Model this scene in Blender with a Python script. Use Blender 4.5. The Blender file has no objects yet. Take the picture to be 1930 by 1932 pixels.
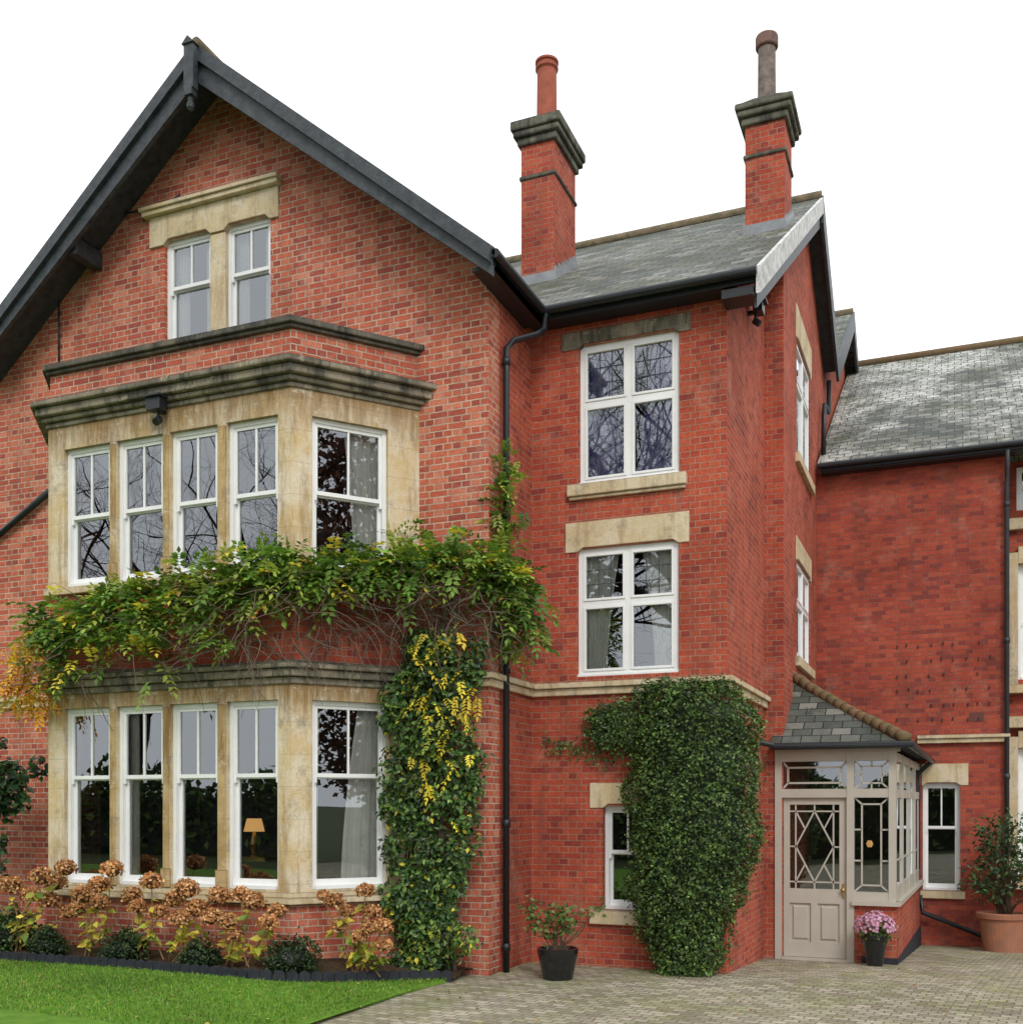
import bpy, bmesh, math, random
import numpy as np
from mathutils import Vector, Matrix
random.seed(7); rng=np.random.default_rng(11)
EYE=1.95; FL=2015.0; TH=math.atan(835/2015.0); S=math.sin(TH); C=math.cos(TH); HZ=1520.0
# survey helpers: measurements taken off the photograph converted to metres on the real wall planes
def xq(m,Y):
    q=(m-965)/FL; return Y*(q*C-S)/(C+q*S)
def yq(m,X):
    q=(m-965)/FL; return X*(C+q*S)/(q*C-S)
def dep(X,Y): return -S*X+C*Y
def zq(n,X,Y): return EYE+(HZ-n)*dep(X,Y)/FL
def H(x,y):
    b=0.0 if y<12.2 else -0.062*(min(y,24)-12.2)
    t=max(0.0,min(1.0,(-5.25-x)/1.4)); t=t*t*(3-2*t)
    return b+0.16*t
# ---------------------------------------------------------------- scene / world
sc=bpy.context.scene
w=bpy.data.worlds.new("World"); sc.world=w; w.use_nodes=True
nt=w.node_tree; nt.nodes.clear()
sky=nt.nodes.new('ShaderNodeTexSky'); sky.sky_type='NISHITA'; sky.sun_disc=False
SUN_EL=math.radians(42); SUN_AZ=math.radians(148)
sky.sun_elevation=SUN_EL; sky.sun_rotation=SUN_AZ; sky.dust_density=5; sky.air_density=1
hs=nt.nodes.new('ShaderNodeHueSaturation'); hs.inputs['Saturation'].default_value=0.25
mx=nt.nodes.new('ShaderNodeMix'); mx.data_type='RGBA'; mx.inputs[0].default_value=0.9
mx.inputs[7].default_value=(15.0,15.2,15.6,1)
bg=nt.nodes.new('ShaderNodeBackground'); bg.inputs[1].default_value=0.1
out=nt.nodes.new('ShaderNodeOutputWorld')
nt.links.new(sky.outputs[0],hs.inputs['Color']); nt.links.new(hs.outputs[0],mx.inputs[6]); nt.links.new(mx.outputs[2],bg.inputs[0]); nt.links.new(bg.outputs[0],out.inputs[0])
sl=bpy.data.lights.new("sun","SUN"); sl.energy=1.5; sl.angle=math.radians(18); sl.color=(1,.97,.92)
so=bpy.data.objects.new("sun",sl); sc.collection.objects.link(so)
sd=Vector((math.sin(SUN_AZ)*math.cos(SUN_EL),math.cos(SUN_AZ)*math.cos(SUN_EL),math.sin(SUN_EL)))
so.rotation_euler=sd.to_track_quat('Z','Y').to_euler(); so.location=(10,-10,20)
try:
    sc.view_settings.view_transform='Standard'; sc.view_settings.look='None'; sc.view_settings.exposure=0
except Exception: pass
cam=bpy.data.cameras.new("camera"); co=bpy.data.objects.new("camera",cam); sc.collection.objects.link(co)
cam.sensor_fit='AUTO'; cam.sensor_width=36; cam.lens=2015/1932*36; cam.shift_y=(HZ-966)/1932; cam.clip_end=2000; cam.clip_start=.1
co.location=(0,0,EYE); co.rotation_euler=(math.radians(90),0,TH); sc.camera=co
# ---------------------------------------------------------------- materials
class M:
    def __init__(s,name,rough=.7,spec=.3):
        s.m=bpy.data.materials.new(name); s.m.use_nodes=True; s.t=s.m.node_tree
        s.b=s.t.nodes['Principled BSDF']; s.b.inputs['Roughness'].default_value=rough
        s.b.inputs['Specular IOR Level'].default_value=spec
        g=s.n('ShaderNodeNewGeometry'); s.P=g.outputs['Position']; s.N=g.outputs['True Normal']; s.NS=g.outputs['Normal']
    def n(s,t,**k):
        nd=s.t.nodes.new(t)
        for a,b in k.items(): setattr(nd,a,b)
        return nd
    def l(s,a,b): s.t.links.new(a,b)
    def setin(s,sock,v):
        if isinstance(v,(int,float,tuple,list)): sock.default_value=v
        else: s.l(v,sock)
    def vm(s,op,a,b=None,sc=None):
        nd=s.n('ShaderNodeVectorMath',operation=op); s.setin(nd.inputs[0],a)
        if b is not None: s.setin(nd.inputs[1],b)
        if sc is not None: nd.inputs['Scale'].default_value=sc
        return nd.outputs['Value'] if op=='DOT_PRODUCT' else nd.outputs[0]
    def ma(s,op,a,b=0.0,clamp=False):
        nd=s.n('ShaderNodeMath',operation=op,use_clamp=clamp); s.setin(nd.inputs[0],a); s.setin(nd.inputs[1],b); return nd.outputs[0]
    def noise(s,scale,vec=None,detail=4,rough=.6):
        nd=s.n('ShaderNodeTexNoise'); nd.inputs['Scale'].default_value=scale; nd.inputs['Detail'].default_value=detail; nd.inputs['Roughness'].default_value=rough
        s.l(vec if vec is not None else s.P,nd.inputs['Vector']); return nd.outputs['Fac']
    def noisec(s,scale,vec=None):
        nd=s.n('ShaderNodeTexNoise'); nd.inputs['Scale'].default_value=scale; nd.inputs['Detail'].default_value=2
        s.l(vec if vec is not None else s.P,nd.inputs['Vector']); return nd.outputs['Color']
    def ramp(s,f,stops,interp='LINEAR'):
        nd=s.n('ShaderNodeValToRGB'); cr=nd.color_ramp; cr.interpolation=interp
        while len(cr.elements)<len(stops): cr.elements.new(.5)
        for e,(p,c) in zip(cr.elements,stops):
            e.position=p; e.color=(c,c,c,1) if isinstance(c,(int,float)) else (*c,1)
        s.l(f,nd.inputs[0]); return nd.outputs[0]
    def mix(s,f,a,b,mode='MIX'):
        nd=s.n('ShaderNodeMix'); nd.data_type='RGBA'; nd.blend_type=mode
        s.setin(nd.inputs[0],f)
        for sk,v in ((nd.inputs[6],a),(nd.inputs[7],b)):
            if isinstance(v,tuple): sk.default_value=(*v,1) if len(v)==3 else v
            else: s.l(v,sk)
        return nd.outputs[2]
    def suv(s,wob=0.006):
        T=s.vm('NORMALIZE',s.vm('CROSS_PRODUCT',(0,0,1),s.N)); B=s.vm('CROSS_PRODUCT',s.N,T)
        u=s.vm('DOT_PRODUCT',s.P,T); v=s.vm('DOT_PRODUCT',s.P,B)
        c=s.n('ShaderNodeCombineXYZ'); s.l(u,c.inputs[0]); s.l(v,c.inputs[1]); o=c.outputs[0]
        if wob:
            nz=s.vm('SCALE',s.vm('SUBTRACT',s.noisec(3),(.5,.5,.5)),sc=wob*2)
            nz2=s.vm('SCALE',s.vm('SUBTRACT',s.noisec(22),(.5,.5,.5)),sc=wob)
            o=s.vm('ADD',o,s.vm('ADD',nz,nz2))
        return o,u,v
    def brick(s,vec,bw,rh,ms,smooth=.2,offset=.5,squash=1.0,sf=2):
        nd=s.n('ShaderNodeTexBrick'); nd.offset=offset; nd.squash=squash; nd.squash_frequency=sf
        s.l(vec,nd.inputs['Vector']); nd.inputs['Scale'].default_value=1
        nd.inputs['Color1'].default_value=(0,0,0,1); nd.inputs['Color2'].default_value=(1,1,1,1); nd.inputs['Mortar'].default_value=(.5,.5,.5,1)
        nd.inputs['Mortar Size'].default_value=ms; nd.inputs['Mortar Smooth'].default_value=smooth; nd.inputs['Bias'].default_value=0
        nd.inputs['Brick Width'].default_value=bw; nd.inputs['Row Height'].default_value=rh
        return nd.outputs['Color'],nd.outputs['Fac']
    def bump(s,h,dist=.01,strength=1.0,prev=None):
        nd=s.n('ShaderNodeBump'); nd.inputs['Distance'].default_value=dist; nd.inputs['Strength'].default_value=strength
        s.l(h,nd.inputs['Height'])
        if prev is not None: s.l(prev,nd.inputs['Normal'])
        return nd.outputs[0]
    def col(s,c):
        if isinstance(c,tuple): s.b.inputs['Base Color'].default_value=(*c,1)
        else: s.l(c,s.b.inputs['Base Color'])
    def nor(s,x): s.l(x,s.b.inputs['Normal'])

def brick_mat(name,cols,mortar,ms=.006,dirt=.5,pale=.4,soot=.5):
    m=M(name,.85,.15); vec,u,v=m.suv()
    r,f=m.brick(vec,.236,.076,ms,.25,.5,.5,2)
    pos=[.06,.22,.45,.75,.97]
    c=m.ramp(r,list(zip(pos,cols)))
    g=m.ramp(m.noise(38,detail=5),[(.3,.74),(.7,1.22)]); c=m.mix(1.0,c,g,'MULTIPLY')
    mo=m.mix(m.ramp(m.noise(6,detail=5),[(.35,0.0),(.65,1.0)]),mortar,tuple(x*.6 for x in mortar))
    c=m.mix(f,c,mo)
    big=m.ramp(m.noise(.7,detail=7,rough=.7),[(.32,1-dirt*.7),(.52,1.0),(.75,1.15)]); c=m.mix(1.0,c,big,'MULTIPLY')
    sp=m.n('ShaderNodeMapping'); sp.inputs['Scale'].default_value=(2.2,2.2,.25); m.l(m.P,sp.inputs[0])
    st=m.ramp(m.noise(1.6,sp.outputs[0],6,.7),[(.52,0.0),(.70,soot)]); c=m.mix(st,c,(.14,.06,.045))
    sp2=m.ramp(m.noise(5.5,detail=9,rough=.8),[(.60,0.0),(.72,soot*.8)]); c=m.mix(sp2,c,(.15,.065,.05))
    wh=m.ramp(m.noise(1.7,detail=8,rough=.75),[(.54,0.0),(.74,pale)]); c=m.mix(wh,c,(.56,.34,.26))
    m.col(c)
    h=m.ma('SUBTRACT',m.ma('MULTIPLY',m.noise(60),.25),m.ma('MULTIPLY',f,.8)); m.nor(m.bump(h,.012,.9)); return m.m
MB_G=brick_mat("gable_brick",[(.33,.078,.055),(.43,.10,.062),(.47,.115,.066),(.51,.14,.08),(.56,.20,.125)],(.62,.49,.37),.0075,.35,.55,.35)
MB_T=brick_mat("tower_brick",[(.27,.052,.04),(.37,.066,.04),(.415,.078,.042),(.45,.095,.05),(.39,.075,.045)],(.46,.28,.20),.0056,.5,.35,.5)
MB_W=brick_mat("wing_brick",[(.23,.05,.042),(.34,.06,.04),(.385,.07,.042),(.42,.088,.05),(.31,.06,.046)],(.33,.165,.12),.0052,.45,.35,.4)

def stone_mat(name,a,b,dark,darkamt,joints=True,topdark=.8,patch=0):
    m=M(name,.9,.1)
    c=m.mix(m.ramp(m.noise(1.9,detail=6,rough=.7),[(.42,0.0),(.58,1.0)]),a,b)
    sp=m.n('ShaderNodeMapping'); sp.inputs['Scale'].default_value=(4,4,.5); m.l(m.P,sp.inputs[0])
    st=m.ramp(m.noise(1.1,sp.outputs[0],8,.75),[(.50,0.0),(.60,1.0)]); st=m.ma('MULTIPLY',st,darkamt); c=m.mix(st,c,dark)
    gr=m.ramp(m.noise(2.6,detail=9,rough=.8),[(.54,0.0),(.64,.65)]); c=m.mix(gr,c,(.22,.205,.17))
    if joints:
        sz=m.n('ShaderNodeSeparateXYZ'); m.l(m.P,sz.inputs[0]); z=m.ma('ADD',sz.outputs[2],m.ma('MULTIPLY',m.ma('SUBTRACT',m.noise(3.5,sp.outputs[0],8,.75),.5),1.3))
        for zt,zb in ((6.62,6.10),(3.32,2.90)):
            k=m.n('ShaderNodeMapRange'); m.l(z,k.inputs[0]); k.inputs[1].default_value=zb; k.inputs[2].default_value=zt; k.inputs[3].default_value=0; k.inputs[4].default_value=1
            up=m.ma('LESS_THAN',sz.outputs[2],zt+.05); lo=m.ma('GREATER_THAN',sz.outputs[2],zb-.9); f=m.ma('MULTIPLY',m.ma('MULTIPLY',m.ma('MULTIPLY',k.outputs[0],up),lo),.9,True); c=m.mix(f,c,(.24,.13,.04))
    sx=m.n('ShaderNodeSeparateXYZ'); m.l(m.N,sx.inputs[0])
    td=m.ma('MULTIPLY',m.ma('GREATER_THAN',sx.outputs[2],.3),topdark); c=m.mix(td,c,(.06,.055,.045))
    c=m.mix(m.ramp(m.noise(45,detail=4),[(.3,.25),(.7,0.0)]),c,tuple(x*.35 for x in a))
    wt=m.ramp(m.noise(5,detail=8,rough=.8),[(.57,0.0),(.64,.65)]); c=m.mix(wt,c,(.66,.61,.50) if not patch else tuple(min(1,x*1.5) for x in a))
    if joints:
        vec,u,v=m.suv(.003); r,f=m.brick(vec,3.3,.36,.0035,.3); c=m.mix(m.ma('MULTIPLY',f,.4),c,(.16,.12,.07))
    m.col(c); m.nor(m.bump(m.noise(35,detail=6),.008,.7)); return m.m
STONE=stone_mat("bath_stone",(.70,.61,.46),(.62,.47,.25),(.30,.19,.08),.65)
STONE_M=stone_mat("stained_bath_stone",(.52,.38,.19),(.40,.27,.12),(.18,.105,.04),.8)
STONE_C=stone_mat("clean_stone",(.68,.58,.41),(.60,.48,.29),(.36,.25,.13),.55,False,.5)
CORN=stone_mat("weathered_cornice_shaded_lintel_stone",(.31,.27,.20),(.14,.125,.10),(.05,.05,.045),.85,False,.9,1)
CAPS=stone_mat("lichen_chimney_stone",(.17,.17,.13),(.09,.09,.07),(.045,.045,.04),.8,False,.8,1)
COPE=stone_mat("lichen_coping_stone",(.13,.12,.10),(.05,.05,.045),(.24,.21,.15),.6,False,.6,1)

def slate_mat(name,lich,shiny=.6,lo=.46,hi=.56):
    m=M(name,shiny,.3); vec,u,v=m.suv(.006)
    r,f=m.brick(vec,.26,.19,.008,.1)
    c=m.ramp(r,[(.05,(.045,.055,.048)),(.4,(.078,.09,.078)),(.7,(.11,.12,.10)),(.95,(.19,.19,.165))])
    pat=m.ramp(m.noise(.42,detail=9,rough=.7),[(lo,0.0),(hi,1.0)])
    pat=m.ma('MULTIPLY',pat,lich); c=m.mix(m.ma('MULTIPLY',pat,m.ramp(m.noise(8,detail=6,rough=.8),[(.40,.1),(.56,1.0)])),c,(.56,.57,.53))
    mo=m.ramp(m.noise(.9,detail=9,rough=.8),[(.48,0.0),(.60,.8)]); c=m.mix(mo,c,(.060,.070,.032))
    c=m.mix(m.ramp(m.noise(2.3,detail=8,rough=.8),[(.56,0.0),(.66,.85)]),c,(.028,.03,.024))
    c=m.mix(f,c,(.010,.011,.011)); m.col(c)
    saw=m.ma('FRACT',m.ma('DIVIDE',v,.19)); h=m.ma('SUBTRACT',m.ma('MULTIPLY',saw,-1.0),m.ma('MULTIPLY',f,.5))
    m.nor(m.bump(m.ma('ADD',h,m.ma('MULTIPLY',m.noise(14),.3)),.018,1.0)); return m.m
SLATE=slate_mat("roof_slate",.38,.7,.50,.62); SLATE_W=slate_mat("weathered_roof_slate",.9,.65,.44,.54); SLATE_P=slate_mat("porch_slate",.08,.7)
def simple(name,c,rough=.5,spec=.4,var=.25,sc=8,c2=None,bump=0,metal=0):
    m=M(name,rough,spec); c2=c2 or tuple(x*(1-var) for x in c)
    m.col(m.mix(m.ramp(m.noise(sc,detail=6,rough=.7),[(.35,0.0),(.65,1.0)]),c,c2)); m.b.inputs['Metallic'].default_value=metal
    if bump: m.nor(m.bump(m.noise(sc*4),bump,.7))
    return m.m
BLACK=simple("black_painted_timber",(.022,.029,.035),.5,.4,.5,9,(.06,.07,.078),.006)
BLACKI=simple("black_cast_iron",(.020,.024,.029),.4,.4,.3)
GREYI=simple("dark_grey_cast_iron",(.045,.052,.06),.5,.4,.3)
WHITE=simple("white_gloss_paint",(.82,.83,.82),.35,.4,.08,3)
WPEEL=simple("peeling_white_paint",(.74,.75,.73),.7,.2,.4,9,(.34,.35,.34),.01)
TAUPE=simple("taupe_paint",(.47,.44,.375),.4,.4,.1,3)
TERRA=simple("terracotta",(.42,.17,.095),.8,.2,.35,6,(.30,.15,.10),bump=.003)
POTRED=simple("red_clay_pot",(.40,.12,.075),.85,.2,.3,6)
POTGREY=simple("weathered_grey_clay",(.27,.22,.19),.9,.1,.5,9,(.12,.10,.09),.01)
POTRIM=simple("weathered_pot_rim",(.24,.14,.11),.9,.1,.5,9,(.12,.09,.08),.01)
LEAD=simple("lead_flashing",(.28,.30,.32),.5,.4,.3,5)
BRASS=simple("brass",(.55,.38,.14),.3,.5,.1,5,metal=1)
DARKIN=simple("unlit_room_dark",(.03,.028,.026),.9,.1,.4,1.5,(.06,.05,.04))
CURT=simple("cream_curtain_cloth",(.84,.82,.76),.9,.1,.12,3)
CURTP=simple("lilac_patterned_curtain",(.60,.59,.72),.9,.1,.3,9,(.13,.10,.34))
POTBLK=simple("black_glazed_ceramic",(.012,.013,.015),.15,.6,.2)
BARK=simple("brown_bark",(.11,.075,.05),.9,.1,.4,14,bump=.004)
TREEB=simple("dark_tree_bark",(.03,.024,.02),.9,.1,.4,5)
TWIG=simple("grey_twig_bark",(.17,.13,.10),.9,.1,.4,14)
SOIL=simple("bed_soil",(.045,.03,.02),.95,.1,.5,18,(.09,.06,.035),.03)
GRND=simple("rough_ground",(.07,.09,.035),.95,.1,.4,.5)
HIP=simple("mossy_ridge_tile",(.24,.13,.08),.9,.1,.5,12,(.12,.12,.06),.02)
RIDGE=simple("lichen_ridge_tile",(.24,.18,.11),.9,.1,.5,7,(.10,.095,.065),.015)
BARREL=simple("dark_edging",(.028,.032,.042),.7,.3,.4,10)
def emis(name,c,s):
    m=M(name); m.col(c); m.b.inputs['Emission Color'].default_value=(*c,1); m.b.inputs['Emission Strength'].default_value=s; return m.m
LAMPM=emis("lit_lamp_shade",(.9,.48,.16),.7)
def glass_mat():
    m=M("window_glass"); t=m.t; t.nodes.remove(m.b)
    tr=m.n('ShaderNodeBsdfTransparent'); tr.inputs[0].default_value=(.88,.91,.91,1)
    gl=m.n('ShaderNodeBsdfGlossy'); gl.inputs['Roughness'].default_value=.0; gl.inputs[0].default_value=(.9,.95,1,1)
    fr=m.n('ShaderNodeFresnel'); fr.inputs[0].default_value=1.5
    f=m.ma('ADD',m.ma('MULTIPLY',fr.outputs[0],1.5),.15,True)
    bp=m.bump(m.noise(1.3,detail=1),.02,.10); m.l(bp,gl.inputs['Normal'])
    mx=m.n('ShaderNodeMixShader'); m.l(f,mx.inputs[0]); m.l(tr.outputs[0],mx.inputs[1]); m.l(gl.outputs[0],mx.inputs[2])
    m.l(mx.outputs[0],t.nodes['Material Output'].inputs[0]); return m.m
GLASS=glass_mat()
def leaf_mat(name,rough=.5,tr=.25):
    m=M(name,rough,.35); a=m.n('ShaderNodeAttribute'); a.attribute_name='col'
    m.col(a.outputs['Color'])
    tl=m.n('ShaderNodeBsdfTranslucent'); m.l(m.mix(1.0,a.outputs['Color'],(1.3,1.35,.6),'MULTIPLY'),tl.inputs[0])
    mx=m.n('ShaderNodeMixShader'); mx.inputs[0].default_value=tr
    m.l(m.b.outputs[0],mx.inputs[1]); m.l(tl.outputs[0],mx.inputs[2]); m.l(mx.outputs[0],m.t.nodes['Material Output'].inputs[0]); return m.m
LEAF=leaf_mat("leaf"); LEAFG=leaf_mat("glossy_leaf",.38,.12); PETAL=leaf_mat("petal",.8,.2)
def paving_mat():
    m=M("block_paving",.85,.2)
    mp=m.n('ShaderNodeMapping'); mp.inputs['Rotation'].default_value=(0,0,math.radians(6)); m.l(m.P,mp.inputs[0])
    vec=m.vm('ADD',mp.outputs[0],m.vm('SCALE',m.vm('SUBTRACT',m.noisec(5),(.5,.5,.5)),sc=.035))
    r,f=m.brick(vec,.15,.105,.010,.6)
    c=m.ramp(r,[(.05,(.24,.205,.16)),(.4,(.33,.29,.23)),(.7,(.385,.345,.275)),(.95,(.46,.41,.325))])
    c=m.mix(1.0,c,m.ramp(m.noise(40,detail=5),[(.3,.7),(.7,1.25)]),'MULTIPLY')
    j=m.mix(m.ramp(m.noise(1.6,detail=6),[(.4,0.0),(.6,1.0)]),(.15,.125,.075),(.15,.19,.04)); c=m.mix(m.ma('MULTIPLY',f,.9),c,j)
    mo=m.ramp(m.noise(1.1,detail=9,rough=.8),[(.46,0.0),(.62,.6)]); c=m.mix(mo,c,(.19,.21,.075))
    dk=m.ramp(m.noise(3.5,detail=9,rough=.8),[(.56,0.0),(.68,.6)]); c=m.mix(dk,c,(.13,.11,.07))
    c=m.mix(1.0,c,m.ramp(m.noise(.5,detail=4),[(.3,.82),(.7,1.15)]),'MULTIPLY')
    m.col(c); m.nor(m.bump(m.ma('SUBTRACT',m.ma('MULTIPLY',m.noise(30),.3),f),.012,.8)); return m.m
PAVE=paving_mat()
LAWN=simple("mown_lawn",(.08,.18,.02),.9,.1,.3,6,(.13,.24,.03),.03)
# ---------------------------------------------------------------- builders
WL={}
def link(o,name,loc,parent=None,**props):
    sc.collection.objects.link(o); WL[o.name]=Vector(loc)
    if parent is not None: o.parent=parent; o.location=Vector(loc)-WL[parent.name]
    else: o.location=loc
    for k,v in props.items(): o[k]=v
    return o
def empty(name,loc,parent=None,**p):
    o=bpy.data.objects.new(name,None); o.empty_display_size=.3; return link(o,name,loc,parent,**p)
def F_Y(Y): return (Vector((0,Y,0)),Vector((1,0,0)),Vector((0,-1,0)))
def F_X(X): return (Vector((X,0,0)),Vector((0,1,0)),Vector((1,0,0)))
def fp(F,u,w,z): return F[0]+F[1]*u+F[2]*w+Vector((0,0,z))
class MB:
    def __init__(s): s.v=[];s.f=[];s.m=[];s.mk=[]
    def mark(s): s.mk.append((len(s.v),len(s.f)))
    def add(s,vs,fs,mi=0):
        k=len(s.v); s.v+= [Vector(v) for v in vs]; s.f+=[tuple(i+k for i in f) for f in fs]; s.m+=[mi]*len(fs)
    def hexa(s,P,mi=0):
        s.add(P,[(0,1,2,3),(7,6,5,4),(0,4,5,1),(1,5,6,2),(2,6,7,3),(3,7,4,0)],mi)
    def box(s,x0,x1,y0,y1,z0,z1,mi=0):
        s.hexa([(x0,y0,z0),(x1,y0,z0),(x1,y1,z0),(x0,y1,z0),(x0,y0,z1),(x1,y0,z1),(x1,y1,z1),(x0,y1,z1)],mi)
    def fbox(s,F,u0,u1,w0,w1,z0,z1,mi=0):
        s.hexa([fp(F,u0,w0,z0),fp(F,u1,w0,z0),fp(F,u1,w1,z0),fp(F,u0,w1,z0),fp(F,u0,w0,z1),fp(F,u1,w0,z1),fp(F,u1,w1,z1),fp(F,u0,w1,z1)],mi)
    def fbar(s,F,a,b,wd,w0,w1,mi=0):
        a=Vector(a);b=Vector(b);d=(b-a).normalized();n=Vector((-d.y,d.x))*wd/2
        q=[a-n,b-n,b+n,a+n]
        s.hexa([fp(F,p.x,w0,p.y) for p in q]+[fp(F,p.x,w1,p.y) for p in q],mi)
    def prism(s,pts,off,mi=0):
        n=len(pts); pts=[Vector(p) for p in pts]; off=Vector(off)
        s.add(pts+[p+off for p in pts],[tuple(range(n)),tuple(range(2*n-1,n-1,-1))]+[(i,(i+1)%n,n+(i+1)%n,n+i) for i in range(n)],mi)
    def tube(s,pts,r,n=8,mi=0,cap=True):
        pts=[Vector(p) for p in pts]; R=r if isinstance(r,(list,tuple)) else [r]*len(pts); vs=[];fs=[]
        ref=Vector((.31,.17,.93))
        for i,p in enumerate(pts):
            d=(pts[min(i+1,len(pts)-1)]-pts[max(i-1,0)]).normalized()
            a=d.cross(ref); 
            if a.length<.1: a=d.cross(Vector((1,0,0)))
            a.normalize(); b=d.cross(a)
            for k in range(n):
                t=2*math.pi*k/n; vs.append(p+(a*math.cos(t)+b*math.sin(t))*R[i])
        for i in range(len(pts)-1):
            for k in range(n): fs.append((i*n+k,i*n+(k+1)%n,(i+1)*n+(k+1)%n,(i+1)*n+k))
        if cap: fs.append(tuple(range(n))[::-1]); fs.append(tuple(range((len(pts)-1)*n,len(pts)*n)))
        s.add(vs,fs,mi)
    def lathe(s,prof,c,n=24,mi=0):
        vs=[];fs=[]; c=Vector(c)
        for r,z in prof:
            for k in range(n):
                t=2*math.pi*k/n; vs.append(c+Vector((r*math.cos(t),r*math.sin(t),z)))
        for i in range(len(prof)-1):
            for k in range(n): fs.append((i*n+k,i*n+(k+1)%n,(i+1)*n+(k+1)%n,(i+1)*n+k))
        fs.append(tuple(range(n))[::-1]); fs.append(tuple(range((len(prof)-1)*n,len(prof)*n))); s.add(vs,fs,mi)
    def objs(s,name,mats,parent=None,**k):
        mk=s.mk+[(len(s.v),len(s.f))]
        for (v0,f0),(v1,f1) in zip(mk[:-1],mk[1:]):
            a=MB(); a.v=s.v[v0:v1]; a.f=[tuple(i-v0 for i in f) for f in s.f[f0:f1]]; a.m=s.m[f0:f1]; a.obj(name,mats,parent,**k)
    def obj(s,name,mats,parent=None,smooth=False,recalc=True,bevel=0,**props):
        if not isinstance(mats,(list,tuple)): mats=[mats]
        A=np.array([tuple(v) for v in s.v]); lo=A.min(0); hi=A.max(0); loc=Vector(((lo[0]+hi[0])/2,(lo[1]+hi[1])/2,lo[2]))
        me=bpy.data.meshes.new(name); me.from_pydata([v-loc for v in s.v],[],s.f)
        for m in mats: me.materials.append(m)
        me.polygons.foreach_set('material_index',s.m)
        if recalc:
            bm=bmesh.new(); bm.from_mesh(me); bmesh.ops.recalc_face_normals(bm,faces=bm.faces); bm.to_mesh(me); bm.free()
        if smooth: me.polygons.foreach_set('use_smooth',[True]*len(me.polygons))
        o=bpy.data.objects.new(name,me); link(o,name,loc,parent,**props)
        if bevel:
            b=o.modifiers.new('b','BEVEL'); b.width=bevel; b.segments=2; b.limit_method='ANGLE'
        return o
def wall(name,F,poly,th,ops,mat,parent,**props):
    a=MB(); a.prism([fp(F,u,0,z) for u,z in poly],-F[2]*th)
    me=bpy.data.meshes.new('t'); me.from_pydata(a.v,[],a.f)
    def fix(me):
        bm=bmesh.new(); bm.from_mesh(me); bmesh.ops.recalc_face_normals(bm,faces=bm.faces); bm.to_mesh(me); bm.free()
    fix(me)
    if ops:
        o=bpy.data.objects.new('t',me); sc.collection.objects.link(o)
        b=MB()
        for (u0,u1,z0,z1) in ops: b.fbox(F,u0,u1,-th-.1,.1,z0,z1)
        m2=bpy.data.meshes.new('t2'); m2.from_pydata(b.v,[],b.f); fix(m2)
        o2=bpy.data.objects.new('t2',m2); sc.collection.objects.link(o2)
        md=o.modifiers.new('x','BOOLEAN'); md.operation='DIFFERENCE'; md.object=o2; md.solver='EXACT'
        dg=bpy.context.evaluated_depsgraph_get(); dg.update()
        r=bpy.data.meshes.new_from_object(o.evaluated_get(dg))
        bpy.data.objects.remove(o); bpy.data.objects.remove(o2); me=r
    c=MB(); c.add([v.co.copy() for v in me.vertices],[tuple(p.vertices) for p in me.polygons])
    return c.obj(name,mat,parent,**props)
class LB:  # leaf builder
    def __init__(s): s.V=[];s.Cc=[];s.n=0; s.XV=[];s.XF=[];s.XC=[]
    def add(s,P,D,N,L,W,Cc):
        n=len(P); D=D/np.linalg.norm(D,axis=1,keepdims=True); Sd=np.cross(D,N); Sd/=np.linalg.norm(Sd,axis=1,keepdims=True)+1e-9; N2=np.cross(Sd,D)
        L=np.broadcast_to(L,(n,))[:,None]; W=np.broadcast_to(W,(n,))[:,None]
        v=np.stack([P,P+D*L*.42+Sd*W/2+N2*W*.18,P+D*L,P+D*L*.42-Sd*W/2+N2*W*.18],1)
        s.V.append(v.reshape(-1,3)); s.Cc.append(np.repeat(Cc,4,0)); s.n+=n
    def core(s,V,Fc,c): s.XV.append(np.array(V,float)); s.XF.append(Fc); s.XC.append(c)
    def obj(s,name,mat,parent=None,**props):
        V=np.concatenate(s.V); Cc=np.concatenate(s.Cc); faces=np.arange(len(V)).reshape(-1,4).tolist()
        for xv,xf,xc in zip(s.XV,s.XF,s.XC):
            k=len(V); V=np.concatenate([V,xv]); Cc=np.concatenate([Cc,np.tile(np.array(xc),(len(xv),1))]); faces+=[[i+k for i in f] for f in xf]
        lo=V.min(0);hi=V.max(0); loc=np.array([(lo[0]+hi[0])/2,(lo[1]+hi[1])/2,lo[2]])
        me=bpy.data.meshes.new(name); me.from_pydata((V-loc).tolist(),[],faces); me.materials.append(mat)
        at=me.color_attributes.new('col','FLOAT_COLOR','POINT'); at.data.foreach_set('color',np.concatenate([np.clip(Cc,0,1),np.ones((len(Cc),1))],1).ravel())
        o=bpy.data.objects.new(name,me); return link(o,name,tuple(loc),parent,**props)
def pal(n,cols,weights,jit=.25):
    idx=rng.choice(len(cols),n,p=np.array(weights)/sum(weights)); c=np.array(cols)[idx]; return c*np.clip(1+jit*rng.normal(size=(n,1)),.3,2)
def unit(a): return a/(np.linalg.norm(a,axis=1,keepdims=True)+1e-9)
def ico(c,r,sq=.8):
    bm=bmesh.new(); bmesh.ops.create_icosphere(bm,subdivisions=2,radius=r); V=[(v.co.x+c[0],v.co.y+c[1],v.co.z*sq+c[2]) for v in bm.verts]; Fc=[[v.index for v in f.verts] for f in bm.faces]; bm.free(); return V,Fc
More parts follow.
